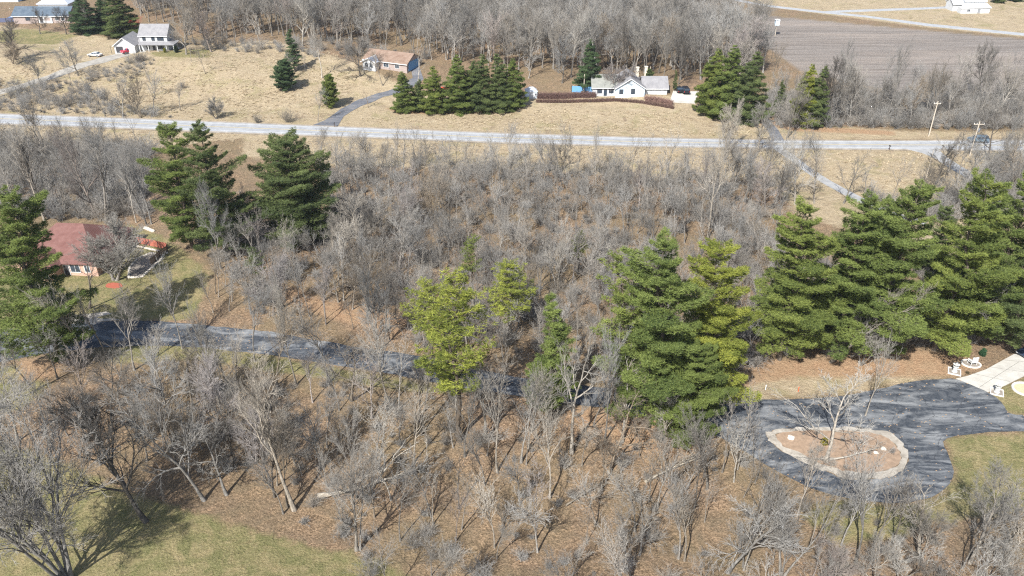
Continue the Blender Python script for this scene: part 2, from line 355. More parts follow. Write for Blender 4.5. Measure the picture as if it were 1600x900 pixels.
for k, v in ROAD_W.items():
    mt = {'gravel_drive': M['dusty'], 'far_blacktop_drive': M['asphalt2'], 'ranch_parking_pad': M['pad'], 'side_lane': M['asphalt2'], 'far_road': M['hwy'], 'farm_road': M['hwy']}.get(k, M['lane'])
    sheet(k, v, None, .07 if k != 'farm_road' else .06, mt, 1.6)

# ------------------------------------------------------------------ trees: meshes
def frames(P):
    T = np.zeros_like(P); T[:, :-1] += P[:, 1:] - P[:, :-1]; T[:, 1:] += P[:, 1:] - P[:, :-1]
    T /= np.linalg.norm(T, axis=2, keepdims=True) + 1e-9
    mean = P[:, -1] - P[:, 0]; mean /= np.linalg.norm(mean, axis=1, keepdims=True) + 1e-9
    ref = np.where(np.abs(mean[:, 2:3]) > .7, np.array([[1., 0, 0]]), np.array([[0, 0, 1.]]))[:, None, :]
    U = np.cross(T, ref); U /= np.linalg.norm(U, axis=2, keepdims=True) + 1e-9
    return U, np.cross(T, U)
def tubes(groups):              # [(points (m,n,3), radii (m,n), sides)] -> verts, quads
    V, Q, off = [], [], 0
    for P, r, k in groups:
        m, n, _ = P.shape; U, W = frames(P); an = np.arange(k) * 2 * np.pi / k
        ring = P[:, :, None] + r[:, :, None, None] * (U[:, :, None] * np.cos(an)[None, None, :, None] + W[:, :, None] * np.sin(an)[None, None, :, None])
        V.append(ring.reshape(-1, 3))
        base = off + (np.arange(m)[:, None, None] * n + np.arange(n - 1)[None, :, None]) * k + np.arange(k)[None, None]
        nxt = off + (np.arange(m)[:, None, None] * n + np.arange(n - 1)[None, :, None]) * k + (np.arange(k)[None, None] + 1) % k
        Q.append(np.stack([base, nxt, nxt + k, base + k], -1).reshape(-1, 4)); off += m * n * k
    return np.concatenate(V), np.concatenate(Q)
def np_mesh(name, V, Fc, mats, colors=None, smooth=False):
    me = bpy.data.meshes.new(name); k = Fc.shape[1]
    me.vertices.add(len(V)); me.vertices.foreach_set('co', V.astype(np.float32).ravel())
    me.loops.add(Fc.size); me.loops.foreach_set('vertex_index', Fc.ravel().astype(np.int32))
    me.polygons.add(len(Fc)); me.polygons.foreach_set('loop_start', np.arange(0, Fc.size, k, dtype=np.int32)); me.update(calc_edges=True)
    if smooth: me.polygons.foreach_set('use_smooth', np.ones(len(Fc), bool))
    if colors is not None:
        at = me.attributes.new('tint', 'FLOAT', 'POINT'); at.data.foreach_set('value', colors.astype(np.float32))
    me.materials.append(mats); return me
def bark_mat(name, a, bcol, twig=False):
    m, t, b = material(name, .9); oi = N(t, 'ShaderNodeObjectInfo'); tc = N(t, 'ShaderNodeTexCoord').outputs['Object']
    n1 = ramp(t, noise(t, 1.6, 5, .7, stretch(t, tc, (3, 3, 1)), .5), .35, .65)
    c = mixc(t, n1, a, bcol); c = mixc(t, 1.0, c, oi.outputs['Color'], 'MULTIPLY')
    r = N(t, 'ShaderNodeMapRange'); t.links.new(oi.outputs['Random'], r.inputs[0]); r.inputs[3].default_value = .62; r.inputs[4].default_value = 1.22
    hs = N(t, 'ShaderNodeHueSaturation'); t.links.new(c, hs.inputs['Color']); t.links.new(r.outputs[0], hs.inputs['Value'])
    r2 = mth(t, 'FRACT', mth(t, 'MULTIPLY', oi.outputs['Random'], 7.31)); c2 = mixc(t, mth(t, 'MULTIPLY', r2, .55), hs.outputs[0], mixc(t, 1.0, hs.outputs[0], (.98, .86, .72), 'MULTIPLY'))
    t.links.new(c2, b.inputs['Base Color'])
    if not twig: bump(t, b, noise(t, 5, 4, .7, stretch(t, tc, (4, 4, 1))), .6, .06)
    return m
M['bark'] = bark_mat('bark', (.12, .11, .095), (.34, .32, .29))
M['twig'] = bark_mat('twigs', (.195, .187, .172), (.36, .348, .325), True)

def nrm(v): return v / (np.linalg.norm(v) + 1e-9)
def bare(seed, h, trunks=1, lean=.06, fork=.35, spread=.75, counts=(8, 8, 7, 6), fine=1.0, rt=None, sym=.5, upt=.06, tw=.011):
    rg = np.random.default_rng(seed); polys = [[] for _ in range(5)]; segs = (7, 6, 5, 4, 3)
    rt = rt or h * .014
    def rec(p, d, L, r, lv):
        n = segs[lv]; P = [p.copy()]; wob = (.08, .18, .20, .15, .12)[lv]
        for _ in range(n - 1):
            d = nrm(d + rg.normal(0, wob, 3) + np.array([0, 0, upt * (1.3 if lv < 3 else 1.1)])); p = p + d * L / (n - 1); P.append(p.copy())
        P = np.array(P); tt = np.linspace(0, 1, n); end = (.35, .3, .3, .4, .5)[lv]; rr = r * (1 - (1 - end) * tt); polys[lv].append((P, rr))
        if lv == 4: return
        k = counts[lv]; k = max(2, int(round(k * rg.uniform(.75, 1.25)))) ; t0 = (fork, .22, .12, .1)[lv]; ph = rg.uniform(0, 6.28)
        for i in range(k):
            t = t0 + (1 - t0) * (i + rg.uniform(.1, .9)) / k; f_ = t * (n - 1); j = min(int(f_), n - 2); q = P[j] + (P[j + 1] - P[j]) * (f_ - j)
            dd = nrm(P[j + 1] - P[j]); a = ph + i * 2.4 + rg.normal(0, .4); o = nrm(np.cross(dd, [.31, .2, .93] if abs(dd[2]) < .9 else [1, 0, 0])); o2 = np.cross(dd, o)
            side = o * math.cos(a) + o2 * math.sin(a); an = (spread if lv == 0 else .62) * rg.uniform(.7, 1.25) * (1 if lv else 1.15 - .4 * t) * (1 if lv < 2 else .82)
            nd = nrm(dd * math.cos(an) + side * math.sin(an)); ratio = (.58, .54, .52, .50)[lv] * (1.15 - .55 * t * (1 if lv else sym * 2)) * rg.uniform(.75, 1.2)
            rec(q, nd, L * ratio, max(rr[j] * rg.uniform(.5, .75), tw), lv + 1)
        if lv < 3:   # leader continues
            rec(P[-1], nrm(P[-1] - P[-2]), L * .42, rr[-1], lv + 1)
    for i in range(trunks):
        a = rg.uniform(0, 6.28) if trunks > 1 else rg.uniform(0, 6.28); ln = lean if trunks == 1 else rg.uniform(.15, .5)
        rec(np.array([math.cos(a), math.sin(a), 0]) * (0 if trunks == 1 else rt * .9), nrm(np.array([math.cos(a) * ln, math.sin(a) * ln, 1.])), h * .66 * (1 if i == 0 else rg.uniform(.7, 1)), rt * (1 if trunks == 1 else .7), 0)
    g = lambda lv, k: (np.array([q[0] for q in polys[lv]]), np.array([q[1] for q in polys[lv]]), k)
    tr = g(0, 8); tr[1][:, 0] *= 1.5
    zmax = max(q[0][:, 2].max() for q in polys[2]); s = h / max(zmax, .1)
    Vt, Qt = tubes([tr, g(1, 6)]); Vc, Qc = tubes([g(2, 4), g(3, 3), g(4, 3)])
    return np_mesh('trunk', Vt * s, Qt, M['bark'], smooth=True), np_mesh('crown', Vc * s, Qc, M['twig'])
BARE = {}
def mk(key, h, seeds, **kw): BARE[key] = [(h, *bare(s, h, **kw)) for s in seeds]
mk('spread', 15, (11, 12, 13), counts=(9, 9, 8, 6), spread=.85, fork=.22, tw=.012)
mk('tall', 18, (21, 22, 23), counts=(9, 6, 6, 4), spread=.6, fork=.45, tw=.014)
mk('slim', 14, (31, 32, 33, 34), counts=(9, 5, 4, 4), spread=.5, fork=.45, rt=.14, tw=.013)
mk('pole', 15, (91, 92, 93, 94), counts=(9, 4, 3, 3), spread=.45, fork=.5, rt=.13, tw=.015)
mk('multi', 12, (41, 42), trunks=4, counts=(6, 5, 5, 4), spread=.55, fork=.35, tw=.014)
mk('sycamore', 17, (51, 52), counts=(6, 6, 6, 5), spread=.75, fork=.4, rt=.28, tw=.013)
mk('big', 14, (95,), trunks=6, counts=(7, 8, 7, 6), spread=.55, fork=.22, rt=.17, tw=.011)
mk('round', 8, (61, 62), counts=(12, 10, 8, 6), spread=.8, fork=.18, rt=.16, tw=.009, trunks=2)
mk('crooked', 11, (71, 72, 73), counts=(7, 6, 6, 4), spread=.95, fork=.3, lean=.25, upt=.02, tw=.014)
mk('dead', 10, (81, 82), counts=(5, 4, 3, 3), spread=.8, fork=.4, rt=.17, lean=.15, upt=.0, tw=.014)
def shrub(seed, h, stems, tw=.008, dens=1):
    rg = np.random.default_rng(seed); L0, L1, L2 = [], [], []
    for i in range(stems):
        a = rg.uniform(0, 6.28); p = np.array([rg.normal(0, .35), rg.normal(0, .35), 0]) * h * .25; d = nrm(np.array([math.cos(a) * rg.uniform(.1, .8), math.sin(a) * rg.uniform(.1, .8), 1])); L = h * rg.uniform(.6, 1.05)
        P = [p]
        for _ in range(4): d = nrm(d + rg.normal(0, .18, 3)); P.append(P[-1] + d * L / 4)
        P = np.array(P); L0.append((P, np.linspace(tw * 2.4, tw, 5)))
        for k in range(7):
            f_ = rg.uniform(.5, 3.9); j = int(f_); q = P[j] + (P[j + 1] - P[j]) * (f_ - j); d1 = nrm(nrm(P[j + 1] - P[j]) + rg.normal(0, .55, 3)); l1 = L * rg.uniform(.25, .45); Q = [q]
            for _ in range(3): d1 = nrm(d1 + rg.normal(0, .22, 3) + np.array([0, 0, .08])); Q.append(Q[-1] + d1 * l1 / 3)
            Q = np.array(Q); L1.append((Q, np.linspace(tw * 1.3, tw * .7, 4)))
            for k2 in range(5):
                jj = rg.integers(0, 3); q2 = Q[jj] + (Q[jj + 1] - Q[jj]) * rg.random(); d2 = nrm(d1 + rg.normal(0, .6, 3)); l2 = l1 * rg.uniform(.3, .6)
                L2.append((np.array([q2, q2 + nrm(d2 + rg.normal(0, .2, 3)) * l2 * .5, q2 + d2 * l2]), np.array([tw, tw * .8, tw * .5])))
    g = lambda L, k: (np.array([q[0] for q in L]), np.array([q[1] for q in L]), k)
    V, Q = tubes([g(L0, 4), g(L1, 3), g(L2, 3)]); return np_mesh('shrub', V, Q, M['twig'])
SHRUB = [shrub(100 + i, h, n, tw) for i, (h, n, tw) in enumerate(((2.5, 26, .011), (3.5, 30, .012), (1.6, 28, .010), (4.5, 26, .013)))]

def needle_mat():
    m, t, b = material('needles', .7); oi = N(t, 'ShaderNodeObjectInfo'); at = N(t, 'ShaderNodeAttribute', attribute_name='tint')
    c = mixc(t, at.outputs['Fac'], (.03, .052, .02), (.21, .25, .085)); c = mixc(t, 1.0, c, oi.outputs['Color'], 'MULTIPLY')
    t.links.new(c, b.inputs['Base Color'])
    tr = N(t, 'ShaderNodeBsdfTranslucent'); t.links.new(c, tr.inputs['Color']); ms = N(t, 'ShaderNodeMixShader'); ms.inputs[0].default_value = .25
    t.links.new(b.outputs[0], ms.inputs[1]); t.links.new(tr.outputs[0], ms.inputs[2]); t.links.new(ms.outputs[0], t.nodes['Material Output'].inputs['Surface'])
    return m
M['needle'] = needle_mat()
def pine(seed, h, rad, bare_low=.12, shape='white', dens=1.0, up=.22, bl=.36, bw=.055):
    rg = np.random.default_rng(seed); tr = []; br = []; tips = []
    P = np.array([[rg.normal(0, .004) * h * i, rg.normal(0, .004) * h * i, h * i / 8] for i in range(9)]); P[0] = 0
    tr.append((P, h * .014 * (1 - np.linspace(0, 1, 9) * .92)))
    z = h * bare_low; gap = h * (.050 if shape == 'white' else .042); sector = rg.uniform(*((.6, 1.2) if shape == 'white' else (.75, 1.1)), 8)
    while z < h * .985:
        t = z / h; u = (t - bare_low) / (1 - bare_low)
        if shape == 'white': prof = (1 - u) ** .48 * (.6 + .4 * min(1, u * 4 + .35)) * rg.uniform(.72, 1.12)
        elif shape == 'cone': prof = (1 - u) ** .66 * (1 if u > .06 else .8)
        elif shape == 'round': prof = math.sqrt(max(0, 1 - (2 * u - .85) ** 2 / 1.35)) * (1 - u * .25)
        else: prof = (1 - u) ** .5 * .9
        if shape == 'round' and u > .9: prof = max(prof, .25)
        nb = int(rg.integers(4, 7)); ph = rg.uniform(0, 6.28)
        for i in range(nb):
            a = ph + i * 6.283 / nb + rg.normal(0, .25); L = rad * prof * rg.uniform(*((.6, 1.15) if shape == 'white' else (.8, 1.1))) * (sector[int((a % 6.283) / 6.283 * 8 + z * .35) % 8] * .5 + .5)
            if rg.random() < .07: L *= .4
            if L < .25: continue
            zz = min(z + rg.normal(0, gap * .25), h * .98); x0 = np.interp(zz, P[:, 2], P[:, 0]); y0 = np.interp(zz, P[:, 2], P[:, 1])
            d = nrm(np.array([math.cos(a), math.sin(a), up * rg.uniform(.2, 1.6) + (.5 * u if shape != 'cone' else .0)])); Q = [np.array([x0, y0, zz])]
            for k in range(5): d = nrm(d + np.array([0, 0, .05 if k > 2 else -.03]) + rg.normal(0, .05, 3)); Q.append(Q[-1] + d * L / 5)
            Q = np.array(Q); br.append((Q, np.linspace(.012 * L + .02, .012, 6)))
            nt_ = int(max(12, L * L * 5.5 + L * 14) * dens)
            tt = rg.uniform(.12, 1.0, nt_) ** .7 * 5; j = np.minimum(tt.astype(int), 4); q = Q[j] + (Q[j + 1] - Q[j]) * (tt - j)[:, None]
            wid = L * .30 * np.sin(np.clip(tt / 5, 0, 1) * 2.6 + .25); side = np.array([-math.sin(a), math.cos(a), 0]); off = rg.uniform(-1, 1, nt_)
            q = q + side[None] * (off * wid)[:, None]; q -= np.array([math.cos(a), math.sin(a), 0])[None] * (np.abs(off) * wid * .35)[:, None]; q[:, 2] += rg.normal(0, .09 + .015 * L, nt_) + .05 * L * (1 - off ** 2)
            tips.append(np.column_stack([q, np.full(nt_, rg.uniform(0, 1))]))
        z += gap * rg.uniform(.75, 1.25)
    T = np.concatenate(tips); n = len(T); K = 9
    c = np.repeat(T[:, :3], K, 0); d = rg.normal(0, 1, (n * K, 3)); d[:, 2] = np.abs(d[:, 2]) * .75 - .1; d /= np.linalg.norm(d, axis=1, keepdims=True)
    sd_ = np.cross(d, rg.normal(0, 1, (n * K, 3))); sd_ /= np.linalg.norm(sd_, axis=1, keepdims=True); ln = bl * rg.uniform(.6, 1.2, (n * K, 1)); ww = bw * rg.uniform(.7, 1.3, (n * K, 1))
    V = np.stack([c + sd_ * ww * .5, c - sd_ * ww * .5, c + d * ln], 1).reshape(-1, 3)
    Fc = np.arange(n * K * 3).reshape(-1, 3); col = np.repeat(np.clip(.25 + .5 * np.repeat(T[:, 3], K) * .8 + rg.normal(0, .16, n * K), 0, 1), 3)
    g = lambda L, k: (np.array([q[0] for q in L]), np.array([q[1] for q in L]), k)
    Vt, Qt = tubes([g(tr, 8), g(br, 4)])
    return h, np_mesh('trunk', Vt, Qt, M['bark'], smooth=True), np_mesh('crown', V, Fc, M['needle'], col)
PINE = {'white': [pine(s, 25, 8.2, .1, 'white', 1.25) for s in (1, 2, 3, 16)], 'wide': [pine(7, 20, 9.6, .06, 'round'), pine(8, 20, 9.2, .06, 'round')], 'cone': [pine(s, 18, 6.6, .02, 'cone', 1.0, .10, .42, .065) for s in (4, 5, 14)],
        'slim': [pine(6, 15, 2.6, .15, 'cone', 1.0, .3)], 'sparse': [pine(9, 16, 5.0, .38, 'white', .42, .4), pine(10, 16, 5.0, .42, 'white', .36, .45), pine(17, 16, 4.6, .4, 'white', .42, .4)], 'ball': [pine(15, 9, 3.2, .04, 'round', 1.5, .4, .3)]}

# ------------------------------------------------------------------ trees: placing
used = {}
trees_log = []
def put_tree(src, name, p, h, rz, col, label, cat, group, sxy=1.0, tilt=(0, 0)):
    h0, tr, crn = src; s = h / h0
    e = thing(name, label, cat, (p[0], p[1], p[2] - .08), rz, group); e.rotation_euler = (tilt[0], tilt[1], rz); e.scale = (s * sxy, s * sxy, s)
    ever = crn.materials[0] == M['needle']
    for nm, me in (('trunk', tr), ('crown', crn)):
        o = bpy.data.objects.new(nm, me); C.objects.link(o); o.parent = e; o.color = (.42, .38, .34, 1) if ever and nm == 'trunk' else (*col, 1)
    return e
TONE = {'grey': (.82, .83, .84), 'pale': (1.08, 1.06, 1.02), 'white': (1.3, 1.28, 1.23), 'dark': (.45, .43, .41), 'brown': (.82, .74, .64), 'mauve': (.98, .92, .93), 'red': (1.05, .80, .76)}
BT = [  # base x, base y, top y, shape, tone, what sets it apart
 (108, 908, 615, 'big', 'grey', 'large grey bare tree with many stems casting fan shadow on the lower left lawn', 1.35),
 (228, 815, 590, 'spread', 'dark', 'dark leaning bare tree at the lawn edge just behind the large many-stemmed tree', 1.2),
 (319, 782, 565, 'crooked', 'grey', 'grey bare tree with bent trunk between the dark leaning tree and forked thicket', .9),
 (429, 777, 640, 'slim', 'dark', 'slim dark bare tree at the left end of the long fallen log', 1),
 (460, 797, 560, 'tall', 'pale', 'thick pale bare trunk at the left end of the long fallen log', 1),
 (449, 792, 620, 'slim', 'brown', 'thin brownish bare tree leaning against the thick pale trunk by the fallen log', 1),
 (557, 860, 640, 'spread', 'grey', 'grey bare tree on the lawn edge in front of the long fallen log', .8),
 (585, 808, 690, 'slim', 'brown', 'slender bare stem in front of the right half of the long fallen log', .8),
 (677, 820, 735, 'dead', 'white', 'short pale broken snag right of the long fallen log', .5),
 (777, 738, 555, 'slim', 'white', 'whitish twin-stemmed bare tree standing in the leaf litter below the leaning olive pine', 1),
 (893, 707, 500, 'sycamore', 'white', 'white forked bare tree rising from orange needles in front of the slim green pine', 1.0),
 (972, 690, 560, 'dead', 'pale', 'crooked pale bare tree on orange needles left of the central pine pair', 1),
 (1036, 713, 620, 'slim', 'white', 'short white bare trunk at the foot of the central pine pair', .7),
 (1137, 895, 740, 'crooked', 'grey', 'grey bare tree leaning right at the bottom edge below the fallen forked branch', 1.1),
 (1222, 900, 720, 'multi', 'grey', 'grey many-stemmed bare tree at the bottom edge below the turning loop', 1),
 (1337, 880, 725, 'slim', 'grey', 'slender grey bare tree in front of the turning loop, left one of two', 1),
 (1362, 862, 715, 'slim', 'grey', 'tall grey bare tree in front of the turning loop, right one of two', 1),
 (1392, 852, 730, 'slim', 'dark', 'thin dark bare tree directly below the turning loop', 1),
 (1437, 872, 760, 'dead', 'white', 'small whitish bare tree between the turning loop and the bottom edge', 1),
 (1577, 852, 740, 'sycamore', 'pale', 'pale bare tree at the bottom right corner of the lawn', .9),
 (1515, 880, 730, 'spread', 'grey', 'grey bare tree below the right lawn, next to the pale corner tree', 1),
 (1290, 722, 590, 'crooked', 'pale', 'whitish bare tree with spreading limbs growing on the driveway island', 1.4),
 (1352, 650, 515, 'slim', 'white', 'slender pale double-stemmed bare tree above the driveway island', .8),
 (1297, 566, 400, 'crooked', 'pale', 'pale bare tree leaning right against the pines left of the stump', 1),
 (1430, 527, 395, 'crooked', 'white', 'large pale bare tree bending right in front of the right-hand pines', 1.5),
 (1215, 520, 400, 'spread', 'grey', 'grey bare tree at the left end of the right-hand pine row', .7),
 (1345, 570, 470, 'multi', 'grey', 'low grey many-stemmed bare tree in front of the pine row', 1),
 (135, 568, 430, 'slim', 'pale', 'slim pale bare tree on the verge below the driveway near the left pine', 1),
 (210, 578, 440, 'tall', 'grey', 'thick clustered grey bare tree on the verge below the driveway', .8),
 (165, 555, 430, 'slim', 'pale', 'thin bare tree between the slim pale tree and the clustered grey tree', 1),
 (90, 592, 490, 'slim', 'grey', 'thin bare tree on the brown slope below the left pine', 1),
 (45, 602, 510, 'slim', 'dark', 'thin dark bare tree on the green patch at the left edge', 1),
 (342, 632, 460, 'tall', 'pale', 'pale double-trunked bare tree left of the drive bend', .8),
 (285, 545, 420, 'slim', 'grey', 'grey bare tree standing at the blacktop edge right of the clustered tree', .9),
 (398, 565, 450, 'slim', 'grey', 'slim grey bare tree at the lower driveway edge', .9),
 (463, 602, 430, 'tall', 'white', 'tall whitish bare tree with bundled stems on the lower driveway edge', .7),
 (515, 598, 470, 'slim', 'grey', 'slim grey bare tree right of the tall whitish bundled one', 1),
 (612, 638, 470, 'tall', 'pale', 'pale bare tree leaning left below the driveway, before the olive pine', .9),
 (592, 550, 422, 'spread', 'grey', 'grey flat-crowned bare tree on the upper driveway edge', .9),
 (660, 680, 560, 'slim', 'dark', 'thin dark bare tree below the driveway near the leaning olive pine', 1),
 (758, 690, 540, 'dead', 'pale', 'crooked pale bare tree beside the trunk of the leaning olive pine', 1),
 (826, 700, 560, 'slim', 'pale', 'pale bare stem between the olive pine and white forked tree', 1),
 (945, 690, 500, 'tall', 'grey', 'tall grey bare tree just right of the white forked tree', .6),
 (565, 408, 295, 'spread', 'pale', 'broad pale bare tree with fan-shaped crown right of the wide dark pine', 1.35),
 (870, 455, 335, 'spread', 'pale', 'pale bare tree alone in the middle of the thicket', .8),
 (1106, 372, 195, 'sycamore', 'white', 'tall white forked bare tree above the central pine pair', .7),
 (70, 345, 188, 'tall', 'pale', 'tall pale bare tree right behind the brick house roof', .8),
 (74, 338, 195, 'tall', 'dark', 'tall dark bare tree right behind the brick house roof', .8),
 (150, 338, 190, 'spread', 'mauve', 'reddish grey bare tree behind the right end of the brick house', .8),
 (166, 345, 184, 'tall', 'grey', 'tall grey bare tree behind the right end of the brick house', 1.1),
 (213, 348, 235, 'slim', 'pale', 'thin crooked pale bare tree behind the orange fence', .9),
 (229, 351, 215, 'slim', 'grey', 'left one of two straight bare trunks behind the orange fence', .9),
 (237, 350, 220, 'slim', 'grey', 'right one of two straight bare trunks behind the orange fence', .9),
 (20, 310, 200, 'spread', 'pale', 'pale bare tree above the left pine beside the highway verge', 1),
 (180, 438, 338, 'round', 'pale', 'rounded pale grey bare yard tree in front of the brick house', 1.55),
 (140, 482, 398, 'dead', 'dark', 'small dark bare tree on the lawn before the brick house', 1),
 (345, 420, 270, 'spread', 'grey', 'grey bare tree with open crown right of the twin pines', .7),
 (1543, 250, 172, 'crooked', 'dark', 'dark wide-spreading bare tree by the highway near the dark car', 1.5),
 (1302, 188, 68, 'tall', 'grey', 'tall grey bare tree right of the far olive evergreen', .8),
 (1327, 197, 105, 'spread', 'grey', 'broad grey bare tree in the right roadside wood', .9),
 (1385, 192, 55, 'tall', 'grey', 'tallest bare tree in the right roadside wood, before the ploughed field', .6),
 (1443, 188, 95, 'tall', 'pale', 'pale curved bare tree just left of the far leaning pole', .7),
 (1530, 160, 65, 'spread', 'grey', 'tall bare tree against the ploughed field above the dark car', .8),
 (1590, 172, 90, 'slim', 'pale', 'pale thin bare tree at the right edge by the ploughed field', 1),
 (1230, 216, 108, 'spread', 'pale', 'pale bare tree standing beside the side lane at the highway', .8),
 (1136, 238, 152, 'spread', 'white', 'whitish bare tree across the highway from the three tall evergreens', .7),
 (881, 288, 180, 'tall', 'pale', 'pale bare tree overlapping the highway below the white ranch house, left one', .7),
 (931, 289, 190, 'slim', 'pale', 'pale bare tree overlapping the highway below the white ranch house, right one', .7),
 (1044, 264, 205, 'dead', 'white', 'small white bare tree on the verge below the ranch house', .8),
 (1440, 345, 245, 'tall', 'brown', 'brownish vine-wrapped bare tree in the grass gap between right pines', .7),
 (63, 53, 12, 'spread', 'dark', 'left one of two small dark bare trees before the blue-roofed house', 1.3),
 (104, 54, 10, 'spread', 'dark', 'right one of two small dark bare trees before the blue-roofed house', 1.3),
 (25, 93, 30, 'spread', 'dark', 'dark forked bare tree on the far left meadow', 1.7),
 (122, 118, 58, 'spread', 'grey', 'grey bare tree between the gravel drive and the white car', 1.4),
 (65, 133, 80, 'spread', 'grey', 'small grey bare tree at the near side of the gravel drive', 1),
 (330, 81, 12, 'spread', 'mauve', 'round mauve-grey bare tree right of the two-storey house', 1.5),
 (291, 85, 14, 'spread', 'pale', 'pale bare tree at the right corner of the two-storey house', 1.5),
 (304, 70, 20, 'tall', 'grey', 'grey bare tree between the two round ones by the two-storey house', .9),
 (142, 53, 4, 'spread', 'pale', 'pale bare tree in front of the far left evergreens', .8),
 (165, 182, 115, 'slim', 'grey', 'leftmost bare tree of the clump on the highway bank', 1),
 (192, 184, 112, 'crooked', 'grey', 'crooked bare tree second from left in the clump on the highway bank', 1),
 (220, 184, 108, 'multi', 'brown', 'brownish many-stemmed bare tree in the clump on the highway bank', .9),
 (240, 180, 112, 'slim', 'grey', 'rightmost bare tree of the clump on the highway bank', 1),
 (338, 186, 150, 'round', 'grey', 'low grey bare tree on the bank right of the clump', 1.1),
 (503, 122, 28, 'tall', 'white', 'tall whitish bare tree left of the tan-roofed house', .9),
 (563, 119, 55, 'spread', 'dark', 'dark spreading bare tree before the left end of the tan-roofed house', 1.7),
 (598, 134, 72, 'slim', 'brown', 'slender brown bare tree before the middle of the tan-roofed house', 1.3),
 (652, 137, 66, 'dead', 'white', 'thin white bare tree right of the blue garage end', .7),
 (497, 190, 130, 'slim', 'grey', 'thin bare tree left of the far blacktop drive', .8),
 (575, 168, 138, 'dead', 'brown', 'small bare sapling right of the far blacktop drive', 1),
 (20, 100, 60, 'round', 'brown', 'brown scrubby bare tree under the dark forked one', 1),
 (963, 149, 100, 'round', 'mauve', 'small mauve-grey bare tree in front of the white ranch house', 1),
 (1060, 132, 48, 'spread', 'dark', 'dark ivy-trunked bare tree behind the ranch parking pad', .8),
 (1035, 130, 45, 'tall', 'grey', 'tall grey bare tree left of the ivy-trunked one behind the ranch', .8),
 (908, 138, 55, 'tall', 'grey', 'tall grey bare tree left of the evergreen behind the ranch house', .8),
]
rnd = random.Random(5)
for x, y, ty, sh, tone, lab, k in BT:
    p = gp(x, y); h = height_to(p, ty); src = BARE[sh][rnd.randrange(len(BARE[sh]))]
    tilt = (0, 0)
    if 'leaning right' in lab or 'bending right' in lab: tilt = (0, R(28))
    if 'leaning left' in lab or 'dark leaning' in lab: tilt = (0, R(-8))
    e = put_tree(src, 'bare_tree', p, h, rnd.uniform(0, 6.28), TONE[tone], lab, 'bare tree', None, k * min(1.15, max(.75, 15 / (h + 3))), tilt)
    if tilt[1]: e.rotation_euler = (0, tilt[1], 0)

